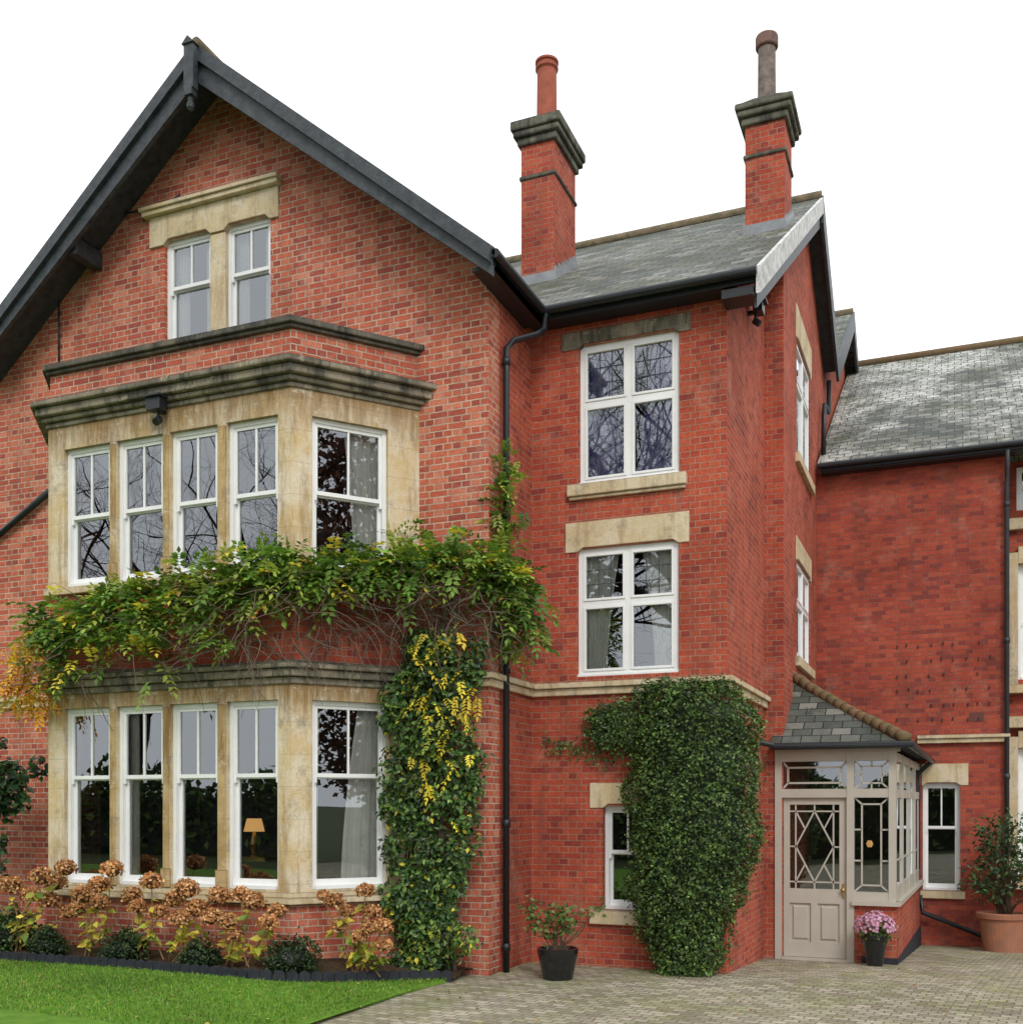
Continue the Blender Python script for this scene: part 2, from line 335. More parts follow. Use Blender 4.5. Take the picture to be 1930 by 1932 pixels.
# ---------------------------------------------------------------- ground
def sheet(name,xs,ys,f,mat,**p):
    m=MB(); nx=len(xs); vs=[(x,y,f(x,y)) for y in ys for x in xs]
    m.add(vs,[(j*nx+i,j*nx+i+1,(j+1)*nx+i+1,(j+1)*nx+i) for j in range(len(ys)-1) for i in range(nx-1)])
    return m.obj(name,mat,None,smooth=True,recalc=False,**p)
xs=[-600,-200,-80,-40,-25]+[-20+i*.5 for i in range(0,81)]+[25,40,80,200,600]
ys=[-600,-200,-80,-40,-20,-10]+[-5+i*.5 for i in range(0,64)]+[30,40,80,200,600]
sheet("ground",xs,ys,lambda x,y:H(x,y)-.03,GRND,kind="structure")
sheet("driveway_paving",[-6.6+i*.3 for i in range(0,80)],[-6+i*.3 for i in range(0,90)],lambda x,y:H(x,y),PAVE,kind="structure")
def ye(x):
    if x<-6.5: return 9.05+.04*math.sin(x*1.3)
    t=min(1,(x+6.5)/1.35); return 9.05+.0+1.65*t*t*(3-2*t)*.97
def lawn_x(y): return -5.16-.07*(10.7-y)+.02*math.sin(y*3)
m=MB(); nu,nv=70,40; vs=[]
for j in range(nv+1):
    for i in range(nu+1):
        s_=i/nu; x=-24+(24-5.2)*(1-(1-s_)**1.6); y=-4+(ye(x)+4)*j/nv
        if i==nu: x=lawn_x(y)
        vs.append((x,y,H(x,y)+(.035 if i<nu else .005)))
m.add(vs,[(j*(nu+1)+i,j*(nu+1)+i+1,(j+1)*(nu+1)+i+1,(j+1)*(nu+1)+i) for j in range(nv) for i in range(nu)])
m.obj("lawn",LAWN,None,smooth=True,recalc=False,kind="structure")
m=MB(); nu,nv=60,8; vs=[]
for j in range(nv+1):
    for i in range(nu+1):
        x=-15+(15-5.1)*i/nu; y=ye(x)+(11.3-ye(x))*j/nv; vs.append((x,y,H(x,y)+.03+.06*min(1,j/3)+random.uniform(-.015,.015)))
m.add(vs,[(j*(nu+1)+i,j*(nu+1)+i+1,(j+1)*(nu+1)+i+1,(j+1)*(nu+1)+i) for j in range(nv) for i in range(nu)])
m.obj("flower_bed_soil",SOIL,None,smooth=True,recalc=False,kind="structure")
n=52000; X=rng.uniform(-12.5,-5.1,n); Y=rng.uniform(6.8,10.7,n)
k=[Y[i]<ye(X[i])-.05 and X[i]<lawn_x(Y[i])+.04*rng.normal() for i in range(n)]; X=X[k];Y=Y[k]; n=len(X)
Z=np.array([H(a,b)+.03 for a,b in zip(X,Y)]); D=unit(np.stack([rng.normal(0,.5,n),rng.normal(0,.5,n),np.ones(n)],1))
N=unit(rng.normal(size=(n,3))); g=LB(); patch=(1+.25*np.sin(X*2.1+Y)*np.sin(Y*2.7-X*.6))[:,None]
g.add(np.stack([X,Y,Z],1),D,N,rng.uniform(.025,.05,n),.009,pal(n,[(.10,.24,.02),(.16,.29,.03),(.07,.16,.02),(.28,.31,.08)],[5,4,3,2])*patch)
g.obj("lawn_grass",LEAF,None,kind="stuff",label="short green lawn grass beside the flower bed",category="grass")
n=760; X=np.concatenate([rng.uniform(-5,4,500),rng.uniform(-11,-5.2,260)]); Y=np.concatenate([rng.uniform(7,14.5,500),rng.uniform(7,11,260)])
Y=np.where((X>-4.9)&(X<-2.3),np.minimum(Y,12.3),Y)
Z=np.array([H(a,b)+(.05 if a<-5.2 else .012) for a,b in zip(X,Y)]); D=np.stack([rng.normal(size=n),rng.normal(size=n),rng.normal(size=n)*.15],1); N=unit(np.stack([rng.normal(0,.2,n),rng.normal(0,.2,n),np.ones(n)],1))
g=LB(); g.add(np.stack([X,Y,Z],1),D,N,rng.uniform(.03,.06,n),rng.uniform(.02,.035,n),pal(n,[(.34,.19,.06),(.22,.10,.035),(.50,.40,.10)],[3,3,3]))
g.obj("fallen_leaves",LEAF,None,kind="stuff",label="scattered yellow and brown fallen leaves",category="leaves")
m=MB(); x=-14.0
while x<-5.2:
    y=ye(x); x2=x+.03
    while math.hypot(x2-x,ye(x2)-y)<.125: x2+=.005
    y2=ye(x2); u=Vector((x2-x,y2-y,0)); L=u.length; u.normalize(); nrm=Vector((u.y,-u.x,0)); b=Vector((x,y,H(x,y)))
    pts=[b+Vector((0,0,-.05)),b+u*L*.94+Vector((0,0,-.05))]+[b+u*(L*.47+L*.47*math.cos(a))+Vector((0,0,.085+.05*math.sin(a))) for a in [i*math.pi/6 for i in range(7)]]
    m.prism(pts,nrm*.035); x=x2
m.obj("lawn_edging",BARREL,None,label="dark scalloped border edging between lawn and flower bed",category="garden edging")
# ---------------------------------------------------------------- HOUSE
house=empty("brick_house",(-6.5,12.5,0),None,label="large red brick Victorian house with stone bay window and slate roofs",category="house")
YA,YB,XA,XC=11.17,12.51,-4.91,-2.4625
XL=-12.47; AX=-8.58; AZ=11.29; SL=.826
FA=F_Y(YA); FB=F_Y(YB)
aw=[(xq(311,YA),xq(399,YA)),(xq(425,YA),xq(511,YA))]; AWB=7.86
wall("gable_wall",FA,[(XL,-.4),(XA,-.4),(XA,AZ-.18-SL*(XA-AX)),(AX,AZ-.18),(XL,AZ-.18-SL*(AX-XL))],.3,
     [(aw[0][0],aw[0][1],AWB,9.33),(aw[1][0],aw[1][1],AWB,9.33),(-10.9,-6.15,.35,3.25),(-10.9,-6.15,4.55,6.6)],MB_G,house)
wall("side_wall",F_X(XA),[(YA+.3,-.4),(13.2,-.4),(13.2,7.95),(YA+.3,7.95)],.3,[],MB_T,house)
m=MB(); m.mark(); m.box(XL,XL+.3,YA+.3,22,-.4,7.9); m.mark(); m.box(XL,-2.4,28,28.3,-1,9.9); m.objs("rear_wall",MB_G,house)
TW=[(xq(1092,YB),xq(1281,YB),5.91,7.63),(xq(1089,YB),xq(1280,YB),3.54,5.12),(xq(1137,YB),xq(1222,YB),.68,1.95)]
wall("tower_front_wall",FB,[(XA,-.4),(XC,-.4),(XC,8.0),(XA,8.0)],.3,TW,MB_T,house)
def tz(y): return 8.05+.648*(y-12.2)-.16
wall("tower_side_wall",F_X(XC),[(YB+.3,-.9),(15.2,-.9),(15.2,tz(15.2)),(YB+.3,tz(YB+.3))],.3,[],MB_T,house)
m=MB(); m.box(XC-.3,XC,YB,YB+.3,8.0,tz(YB)+.02); m.obj("tower_corner_brickwork",MB_T,house)
wall("chimney_breast",F_X(-2.2),[(15.2,-.9),(16.1,-.9),(16.1,tz(16.1)),(15.2,tz(15.2))],.6,[],MB_T,house)
SW=[(17.3,19.0,4.3,5.85),(17.3,19.0,7.5,9.35)]
wall("rear_side_wall",F_X(-2.3),[(16.1,-1.2),(28,-1.2),(28,9.9),(24.5,12.45),(21.1,10.2),(18.5,11.95),(16.1,tz(16.1))],.3,SW,MB_T,house)
YD=19.95; FD=F_Y(YD)
wx0,wx1=xq(1740,YD),xq(1811,YD)
wall("wing_wall",FD,[(-2.3,-1.2),(.79,-1.2),(.79,7.95),(-2.3,7.95)],.3,[(wx0,wx1,.48,2.34)],MB_W,house)
YE=20.6; FE=F_Y(YE)
EW=[(1.0,2.1,7.1,7.85),(1.02,2.0,4.15,6.15),(1.02,2.0,.75,2.95)]
wall("recessed_wing_wall",FE,[(.5,-1.2),(7,-1.2),(7,7.95),(.5,7.95)],.3,EW,MB_W,house)
m=MB(); m.mark(); m.prism([(-12.1,12.7,-.3),(-5.25,12.7,-.3),(-5.25,12.7,7.9),(-6.9,12.7,9.5),(-10.5,12.7,9.4),(-12.1,12.7,7.8)],(0,.1,0)); m.mark(); m.box(-4.85,-2.8,14.2,14.3,-.3,8.2); m.mark(); m.box(-2.9,-2.75,16.4,20,-.5,10); m.mark(); m.box(-2.5,5,21.6,21.7,-1,7.9); m.mark(); m.box(-2.25,-.8,18.4,18.5,-.6,2.7); m.objs("dark_backing_wall",DARKIN,house)  # added sheets behind the windows; darkness of unlit rooms is in their colour
m=MB(); a0=xq(1828,YD);a1=xq(1856,YD); zz=zq(1353,a0,YD)
m.fbox(FD,a0,a1,0,.006,zz-.08,zz+.08)
for i in range(7): m.fbox(FD,a0+.02+i*(a1-a0-.03)/7,a0+.035+i*(a1-a0-.03)/7,.006,.014,zz-.07,zz+.07)
m.obj("air_brick",simple("old_airbrick",(.16,.05,.035)),house)
m=MB()
for r_ in range(6):
    for c_ in range(9):
        x=-.95+c_*.19+random.uniform(-.03,.03); z=3.45+r_*.26+random.uniform(-.02,.02)
        if random.random()<.75: m.mark(); m.fbox(FD,x-.008,x+.008,0,.03,z-.03,z+.02)
m.objs("iron_vine_eye",BLACKI,house)

# ---- roofs
def zm(x): return AZ-SL*abs(x-AX)
xr=-4.60; xl=2*AX-xr
m=MB(); m.prism([(xl,10.62,zm(xl)),(AX,10.62,AZ),(xr,10.62,zm(xr)),(xr,10.62,zm(xr)-.09),(AX,10.62,AZ-.11),(xl,10.62,zm(xl)-.09)],(0,12,0)); m.obj("main_roof",SLATE,house)
m=MB(); m.tube([(AX,10.6,AZ+.01),(AX,22.6,AZ+.01)],.07); m.obj("main_ridge_tiles",RIDGE,house,smooth=True)
m=MB()
for sgn,xe in ((1,xr-.03),(-1,xl+.03)):
    for (o0,o1,y0,th) in ((.02,.20,10.56,.10),(.20,.46,10.62,.06)):
        d=abs(xe-AX); e0=0; e1=.14 if o1>.4 else 0
        m.prism([(AX,y0,AZ-o0),(xe,y0,AZ-o0-SL*d+e0),(xe,y0,AZ-o1-SL*d+e1),(AX,y0,AZ-o1)],(0,th,0))
m.prism([(xl+.05,10.69,zm(xl+.05)-.12),(AX,10.69,AZ-.14),(xr-.05,10.69,zm(xr-.05)-.12),(xr-.05,10.69,zm(xr-.05)-.17),(AX,10.69,AZ-.19),(xl+.05,10.69,zm(xl+.05)-.17)],(0,.49,0))
m.box(-10.72,-10.58,10.7,11.2,zm(-10.65)-.42,zm(-10.65)-.2)
m.obj("barge_board",BLACK,house)
m=MB(); m.box(AX-.07,AX+.07,10.47,10.56,10.66,11.20); m.prism([(AX-.09,10.45,11.20),(AX+.09,10.45,11.20),(AX,10.45,11.29)],(0,.17,0))
m.box(AX-.055,AX+.055,10.46,10.57,10.58,10.66); m.lathe([(.02,-.17),(.045,-.14),(.05,-.1),(.03,-.06),(.035,-.03),(.03,0)],(AX,10.515,10.58),12); m.obj("gable_finial",BLACK,house)
m=MB(); m.box(XA,xr-.03,10.72,12.25,7.84,7.88); m.box(xr-.07,xr-.03,10.7,12.2,7.84,7.95); m.tube([(xr+.01,10.62,7.94),(xr+.01,12.25,7.94)],.05,10)
m.obj("side_gutter",BLACKI,house)
prof=[(12.18,8.04),(18.5,12.13),(21.1,10.42),(24.5,12.75),(28.4,10.2)]
pr=prof+[(y,z-.10) for y,z in prof[::-1]]
m=MB(); m.prism([(-2.07,y,z) for y,z in pr],(-7.6,0,0)); m.obj("tower_roof",SLATE,house)
m=MB(); m.mark(); m.tube([(-2.05,18.5,12.15),(-9.6,18.5,12.15)],.09); m.mark(); m.tube([(-2.05,24.5,12.77),(-9.6,24.5,12.77)],.09); m.objs("ridge_tiles",RIDGE,house,smooth=True)
m=MB(); m.prism([(-2.07,12.2,8.05),(-2.07,18.5,12.13),(-2.07,18.5,11.86),(-2.07,12.2,7.74)],(.05,0,0)); m.obj("white_barge_board",WPEEL,house,label="white barge board with peeling paint")
m=MB()
m.prism([(-2.07,18.5,12.16),(-2.07,21.1,10.45),(-2.07,21.1,10.0),(-2.07,18.5,11.7)],(.05,0,0))
m.prism([(-2.07,21.1,10.45),(-2.07,24.5,12.78),(-2.07,24.5,12.35),(-2.07,21.1,10.0)],(.05,0,0))
m.prism([(-2.07,24.5,12.78),(-2.07,28.4,10.23),(-2.07,28.4,9.8),(-2.07,24.5,12.35)],(.05,0,0))
m.prism([(-2.46,12.25,7.95),(-2.46,18.5,12.0),(-2.46,21.1,10.27),(-2.46,24.5,12.58),(-2.46,24.5,12.5),(-2.46,21.1,10.2),(-2.46,18.5,11.92),(-2.46,12.25,7.88)],(.385,0,0))
m.prism([(-2.075,18.45,12.1),(-2.075,12.3,8.1-.15),(-2.075,12.3,7.62),(-2.075,18.45,11.6)],(-.03,0,0))
m.obj("black_barge_board",BLACK,house)
m=MB(); m.box(-4.6,-2.1,12.22,12.26,7.88,7.97); m.box(-4.85,-2.3,12.26,12.51,7.89,7.92); m.tube([(-4.62,12.13,7.97),(-2.05,12.13,7.97)],.045,10); m.box(-2.46,-2.1,12.2,12.5,7.74,7.84); m.obj("front_gutter",BLACKI,house)
m=MB(); q=[(19.68,8.06),(26,12.16),(32,8.2)]; q=q+[(y,z-.1) for y,z in q[::-1]]; m.prism([(-2.25,y,z) for y,z in q],(10,0,0)); m.obj("wing_roof",SLATE_W,house)
m=MB(); m.tube([(-2.25,26,12.18),(7.8,26,12.18)],.10); m.obj("wing_ridge_tiles",HIP,house,smooth=True)
m=MB(); m.tube([(-2.25,19.6,7.98),(7.8,19.6,7.98)],.045,10); m.box(-2.2,7.8,19.66,19.7,7.90,7.97); m.box(-2.2,7.8,19.7,19.95,7.88,7.91); m.obj("wing_gutter",BLACKI,house)

# ---- chimneys
def chimney(nm,x0,x1,y0,y1,zb,z0,z1,zband,potc,potm,pr_,ph):
    m=MB(); m.box(x0,x1,y0,y1,zb,z0)
    c=m.obj(nm,MB_T,house)
    b=MB(); o=.03; b.box(x0-o,x1+o,y0-o,y1+o,zband-.03,zband+.03); o=.05; b.box(x0-o,x1+o,y0-o,y1+o,z0-.05,z0+.06); o=.10; b.box(x0-o,x1+o,y0-o,y1+o,z0+.06,z0+.15)
    o=.13;b.box(x0-o,x1+o,y0-o,y1+o,z0+.15,z1-.05); b.hexa([(x0-.1,y0-.1,z1-.05),(x1+.1,y0-.1,z1-.05),(x1+.1,y1+.1,z1-.05),(x0-.1,y1+.1,z1-.05),(potc[0]-.18,potc[1]-.18,z1+.16),(potc[0]+.18,potc[1]-.18,z1+.16),(potc[0]+.18,potc[1]+.18,z1+.16),(potc[0]-.18,potc[1]+.18,z1+.16)])
    b.obj("chimney_cap",CAPS,c,bevel=.025)
    p=MB(); p.lathe([(pr_*1.0,0),(pr_*.95,ph*.84),(pr_*1.0,ph*.85),(pr_*1.12,ph*.87),(pr_*1.12,ph*.9),(pr_*.98,ph*.91),(pr_*1.0,ph*.95),(pr_*1.14,ph*.96),(pr_*1.14,ph*.99),(pr_*.9,ph),(pr_*.8,ph*.97)],(potc[0],potc[1],z1+.1),24)
    p.obj("chimney_pot",potm,c,smooth=False)
    if potm is POTGREY:
        r=MB(); r.lathe([(pr_*1.16,ph*.84),(pr_*1.24,ph*.86),(pr_*1.24,ph*.99),(pr_*1.18,ph*1.01),(pr_*.9,ph*1.01)],(potc[0],potc[1],z1+.1),24); r.obj("pot_rim",POTRIM,c)
    f=MB(); 
    zf=lambda y: 8.05+.648*(y-12.2)
    f.box(x0-.03,x1+.03,y0-.035,y0-.0,zf(y0)-.1,zf(y0)+.12)
    k=6
    for i in range(k):
        ya=y0+(y1-y0)*i/k; yb=y0+(y1-y0)*(i+1)/k; f.box(x1,x1+.03,ya,yb,zf(ya)-.1,zf(yb)+.1); f.box(x0-.03,x0,ya,yb,zf(ya)-.1,zf(yb)+.1)
    f.obj("lead_flashing",LEAD,c)
chimney("chimney",-5.92,-5.40,14.66,15.60,8.5,11.74,12.08,11.22,(-5.68,15.1),POTRED,.155,1.0)
chimney("chimney",-2.747,-2.2,15.3,16.0,9.5,11.64,11.93,11.16,(-2.5,15.65),POTGREY,.13,1.0)
m=MB(); m.lathe([(.16,0),(.15,.35),(.19,.38),(.19,.48),(.14,.5)],(xq(1627,28.5),28.5,11.7)); m.box(xq(1627,28.5)-.3,xq(1627,28.5)+.3,28.2,28.8,9,11.72); m.obj("rear_chimney",POTRED,house)

# ---- bay
FRX,FRY,JX=-6.76,9.97,-5.80; FLX=-10.30; JLX=-11.26
def plan(o,yb=11.19): return [(JLX-1.28*o,yb),(FLX-.4806*o,FRY-o),(FRX+.4806*o,FRY-o),(JX+1.28*o,yb)]
def ring(m,z0,z1,o,mi=0): m.prism([(x,y,z0) for x,y in plan(o)],(0,0,z1-z0),mi)
bay=MB(); ring(bay,-.3,.86,.02); bay.obj("bay_window_plinth",MB_G,house)
m=MB(); ring(m,3.56,4.52,-.02); m.obj("bay_brick_band",MB_T,house)
m=MB(); ring(m,6.9,7.24,-.02); m.obj("bay_parapet",MB_G,house)
m=MB(); ring(m,7.24,7.28,.03); ring(m,7.28,7.35,.07); m.obj("parapet_coping",COPE,house,bevel=.012)
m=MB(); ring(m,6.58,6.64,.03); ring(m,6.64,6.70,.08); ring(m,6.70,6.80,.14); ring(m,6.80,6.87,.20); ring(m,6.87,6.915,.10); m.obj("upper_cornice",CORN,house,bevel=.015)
m=MB(); ring(m,3.30,3.38,.03); ring(m,3.38,3.47,.08); ring(m,3.47,3.53,.12); ring(m,3.53,3.56,.05); m.obj("lower_cornice",CORN,house,bevel=.012)
m=MB(); m.mark(); ring(m,.86,.93,.10); ring(m,.93,.99,.06); m.mark(); ring(m,4.52,4.60,.05); m.objs("stone_sill",STONE_C,house,bevel=.01)
FF=F_Y(FRY); cu=Vector((.96,1.2,0)).normalized(); cn=Vector((cu.y,-cu.x,0)); FC=(Vector((FRX,FRY,0)),cu,cn); CL=math.hypot(.96,1.2)
FCL=(Vector((FLX,FRY,0)),Vector((-.96,1.2,0)).normalized(),Vector((-1.2,-.96,0)).normalized())
bw=[(xq(a,FRY),xq(b,FRY)) for a,b in ((122,208),(220,308),(321,411),(428,525))]
cw=(.155*CL,.745*CL)
for z0,z1,w0,w1 in ((.99,3.30,1.01,3.13),(4.60,6.58,4.62,6.30)):
    wall("bay_stone_front",FF,[(FLX,z0),(FRX,z0),(FRX,z1),(FLX,z1)],.25,[(a,b,w0,w1) for a,b in bw],STONE,house)
    wall("bay_stone_cant",FC,[(0,z0),(CL,z0),(CL,z1),(0,z1)],.25,[(cw[0],cw[1],w0,w1)],STONE,house)
    wall("bay_stone_cant",FCL,[(0,z0),(CL,z0),(CL,z1),(0,z1)],.25,[(cw[0],cw[1],w0,w1)],STONE,house)
m=MB()
for z0,z1 in ((1.0,3.10),(4.63,6.27)):
    for i in range(3):
        a=bw[i][1]+.006; b=bw[i+1][0]-.006; m.mark(); m.fbox(FF,a,b,-.01,.015,z0,z1); m.fbox(FF,a-.02,b+.02,-.01,.03,z0,z0+.22)
m.objs("stone_mullion",STONE_M,house,bevel=.008)
m=MB(); zz_=((3.31,3.40,.05),(3.40,3.47,.09))
m.mark()
for z0,z1,o in zz_: m.box(XL,JLX-.15,YA-o,YA+.02,z0,z1)
m.mark()
for z0,z1,o in zz_: m.box(JX+.16,XA+o,YA-o,YA,z0,z1); m.box(XA-.02,XA+o,YA,YB-o,z0,z1); m.box(XA,XC+o,YB-o,YB+.02,z0,z1); m.box(XC-.02,XC+o,YB+.02,15.2,z0,z1)
m.mark(); m.box(-.6,.83,YD-.08,YD+.02,3.03,3.11); m.box(-.6,.87,YD-.12,YD+.02,3.11,3.17)
m.objs("stone_string_course",STONE_C,house,bevel=.01)

# ---- windows
def curtain(F,u0,u1,z0,z1,w,side,wt,wb,mat,par,folds=7):
    m=MB(); nu,nz=folds*6,10; vs=[]
    for j in range(nz+1):
        t=j/nz; wd=(u1-u0)*(wb+(wt-wb)*t**1.6); 
        for i in range(nu+1):
            s_=i/nu; u=(u0+wd*s_) if side<0 else (u1-wd*s_)
            p=fp(F,u,w+.025*math.sin(s_*folds*2*math.pi+.3*t),z0+(z1-z0)*t); vs.append(p)
    m.add(vs,[(j*(nu+1)+i,j*(nu+1)+i+1,(j+1)*(nu+1)+i+1,(j+1)*(nu+1)+i) for j in range(nz) for i in range(nu)])
    m.obj("curtain",mat,par,smooth=True,recalc=False)
def gquads(F,rects):
    g=MB()
    for (u0,u1,z0,z1,w) in rects: g.add([fp(F,u0,w,z0),fp(F,u1,w,z0),fp(F,u1,w,z1),fp(F,u0,w,z1)],[(0,1,2,3)])
    return g
def sash(F,u0,u1,z0,z1,zmid,back=.06,cur=None,bars=1,par=None):
    m=MB(); t=.048; W0,W1=-back-.11,-back
    m.fbox(F,u0,u0+t,W0,W1,z0,z1); m.fbox(F,u1-t,u1,W0,W1,z0,z1); m.fbox(F,u0+t,u1-t,W0,W1,z1-t,z1); m.fbox(F,u0+t,u1-t,W0,W1+.02,z0,z0+.04)
    a,b=u0+t,u1-t; st=.038; wt0,wt1=-back-.055,-back-.015; wb0,wb1=-back-.095,-back-.057
    m.fbox(F,a,a+st,wt0,wt1,zmid,z1-t); m.fbox(F,b-st,b,wt0,wt1,zmid,z1-t); m.fbox(F,a+st,b-st,wt0,wt1,z1-t-st,z1-t); m.fbox(F,a+st,b-st,wt0,wt1,zmid,zmid+.045)
    for k in range(bars):
        c=a+(b-a)*(k+1)/(bars+1); m.fbox(F,c-.012,c+.012,wt0+.005,wt1-.003,zmid+.045,z1-t-st)
    m.fbox(F,a,a+.03,wt0,wt1,zmid-.06,zmid); m.fbox(F,b-.03,b,wt0,wt1,zmid-.06,zmid)
    m.fbox(F,a,a+st,wb0,wb1,z0+.04,zmid+.03); m.fbox(F,b-st,b,wb0,wb1,z0+.04,zmid+.03); m.fbox(F,a+st,b-st,wb0,wb1,z0+.04,z0+.11); m.fbox(F,a+st,b-st,wb0,wb1,zmid-.015,zmid+.03)
    o=m.obj("window",WHITE,par or house)
    gquads(F,[(a+st-.005,b-st+.005,zmid+.04,z1-t-st+.005,-back-.035),(a+st-.005,b-st+.005,z0+.1,zmid-.01,-back-.076)]).obj("glass",GLASS,o,recalc=False)
    if cur:
        for side,wt,wb in cur: curtain(F,u0+.03,u1-.03,z0,z1,-back-.16,side,wt,wb,CURT,o,4)
    return o
for k,(a,b) in enumerate(bw):
    sash(FF,a,b,1.01,3.13,2.27,cur=[(-1,.2,.2)] if k in(1,) else None)
    sash(FF,a,b,4.62,6.30,5.45,cur=[(1,.22,.2)] if k in (0,) else None)
sash(FC,cw[0],cw[1],1.01,3.13,2.27,cur=[(1,.30,.55),(-1,.15,.12)])
sash(FC,cw[0],cw[1],4.62,6.30,5.45,cur=[(1,.52,.36)])
sash(FCL,cw[0],cw[1],1.01,3.13,2.27); sash(FCL,cw[0],cw[1],4.62,6.30,5.45)
for a,b in aw: sash(FA,a,b,AWB,9.33,8.70,.06,cur=[(-1,.3,.3),(1,.3,.3)])
sash(FB,*TW[2],1.36,.10); sash(FD,wx0,wx1,.48,2.34,1.55,.10)
for e in EW: sash(FE,*e,(e[2]+e[3])/2,.02)
def casement(F,u0,u1,z0,z1,zt,back,mat,cmat,wt=.40,wb=.20,lead=False):
    m=MB(); ld=MB(); t=.065; W0,W1=-back-.08,-back; uc=(u0+u1)/2
    m.fbox(F,u0,u0+t,W0,W1,z0,z1); m.fbox(F,u1-t,u1,W0,W1,z0,z1); m.fbox(F,u0+t,u1-t,W0,W1,z1-t,z1); m.fbox(F,u0+t,u1-t,W0,W1,z0,z0+t)
    m.fbox(F,uc-.035,uc+.035,W0,W1,z0+t,z1-t); m.fbox(F,u0+t,uc-.035,W0,W1,zt-.035,zt+.035); m.fbox(F,uc+.035,u1-t,W0,W1,zt-.035,zt+.035)
    R=[]; 
    for (a,b) in ((u0+t,uc-.035),(uc+.035,u1-t)):
        for (c,d) in ((z0+t,zt-.035),(zt+.035,z1-t)):
            s_=.032; w0,w1=W1-.04,W1+.012
            m.fbox(F,a,a+s_,w0,w1,c,d); m.fbox(F,b-s_,b,w0,w1,c,d); m.fbox(F,a+s_,b-s_,w0,w1,c,c+s_); m.fbox(F,a+s_,b-s_,w0,w1,d-s_,d)
            R.append((a+s_-.004,b-s_+.004,c+s_-.004,d-s_+.004,W1-.02))
            if d>zt:
                for q_ in (1/3,2/3): uu=a+s_+(b-a-2*s_)*q_; ld.fbox(F,uu-.004,uu+.004,W1-.018,W1-.012,c+s_,d-s_)
                for q_ in (1/3,2/3): zz=c+s_+(d-c-2*s_)*q_; ld.fbox(F,a+s_,b-s_,W1-.0185,W1-.0125,zz-.004,zz+.004)
    m.fbox(F,u0-.01,u1+.01,W1,W1+.04,z0-.0,z0+.03)
    o=m.obj("window",mat,house,bevel=.005); gquads(F,R).obj("glass",GLASS,o,recalc=False)
    if lead: ld.obj("leaded_lights",GREYI,o)
    for side in(-1,1): curtain(F,u0+.05,u1-.05,z0+.03,z1-.03,-back-.12,side,wt,wb,cmat,o,7)
casement(FB,*TW[0],6.90,.05,WHITE,CURTP,.26,.42,True); casement(FB,*TW[1],4.44,.05,WHITE,CURT,.38,.24,True)
FS=F_X(-2.3)
casement(FS,*SW[0],5.2,.03,WHITE,CURT); casement(FS,*SW[1],8.7,.03,WHITE,CURT)
m=MB(); m.mark(); m.fbox(FB,xq(1073,YB),xq(1296,YB),-.1,.08,5.76,5.905); m.fbox(FB,xq(1075,YB),xq(1294,YB),.0,.05,5.72,5.76)
m.mark(); m.fbox(FB,xq(1114,YB),xq(1245,YB),-.1,.06,.50,.675)
m.mark(); m.fbox(FD,xq(1730,YD),xq(1820,YD),-.1,.06,.34,.475); m.mark(); m.fbox(FS,17.15,19.15,-.05,.07,4.14,4.295); m.mark(); m.fbox(FS,17.15,19.15,-.05,.07,7.34,7.495)
m.objs("window_sill",STONE_C,house,bevel=.012)
def shoulder(m,F,u0,u1,z0,z1,a,b,w=.015,dz=.05,uc=None):
    m.mark()
    pts=[(u0,z1),(u0,z0),(a,z0),(a+.07,z0+dz)]
    if uc: pts+=[(uc[0]-.07,z0+dz),(uc[0],z0),(uc[1],z0),(uc[1]+.07,z0+dz)]
    pts+=[(b-.07,z0+dz),(b,z0),(u1,z0),(u1,z1)]
    m.prism([fp(F,u,w,z) for u,z in pts],-F[2]*(w+.14))
m=MB()
shoulder(m,FB,xq(1067,YB),xq(1300,YB),5.08,5.45,TW[1][0],TW[1][1])
shoulder(m,FB,xq(1113,YB),xq(1250,YB),1.92,2.23,TW[2][0],TW[2][1])
shoulder(m,FD,xq(1738,YD),xq(1826,YD),2.30,2.68,wx0,wx1)
shoulder(m,FS,17.2,19.1,5.82,6.2,17.3,19.0); shoulder(m,FS,17.2,19.1,9.32,9.85,17.3,19.0)
shoulder(m,FA,xq(285,YA),xq(527,YA),9.27,9.66,aw[0][0],aw[1][1],.03,.07,(aw[0][1],aw[1][0]))
m.fbox(FA,xq(277,YA),xq(531,YA),0,.10,9.66,9.72); m.fbox(FA,xq(274,YA),xq(533,YA),0,.13,9.72,9.77)
m.objs("stone_lintel",STONE_C,house,bevel=.008)
m=MB(); shoulder(m,FB,xq(1060,YB),xq(1303,YB),7.59,7.80,TW[0][0],TW[0][1]); m.objs("shade_toned_stone_lintel",CORN,house)  # eave shade put into the colour: dark cornice stone on this lintel
m=MB(); m.fbox(FA,aw[0][1]-.01,aw[1][0]+.01,-.2,.012,AWB,9.26); m.obj("attic_mullion",STONE_C,house,bevel=.015)
m=MB()
for e in EW[1:]: 
    m.mark(); m.fbox(FE,.80,e[0],0,.12,e[2]-.1,e[3]+.2); m.fbox(FE,e[0],e[1]+.3,0,.12,e[3],e[3]+.3); m.fbox(FE,.80,e[1]+.3,0,.18,e[2]-.25,e[2]-.1)
m.mark(); m.fbox(FE,.80,5,0,.12,6.75,6.95); m.mark(); m.fbox(FE,.80,5,0,.18,3.30,3.50); m.objs("stone_surround",STONE_C,house,bevel=.01)
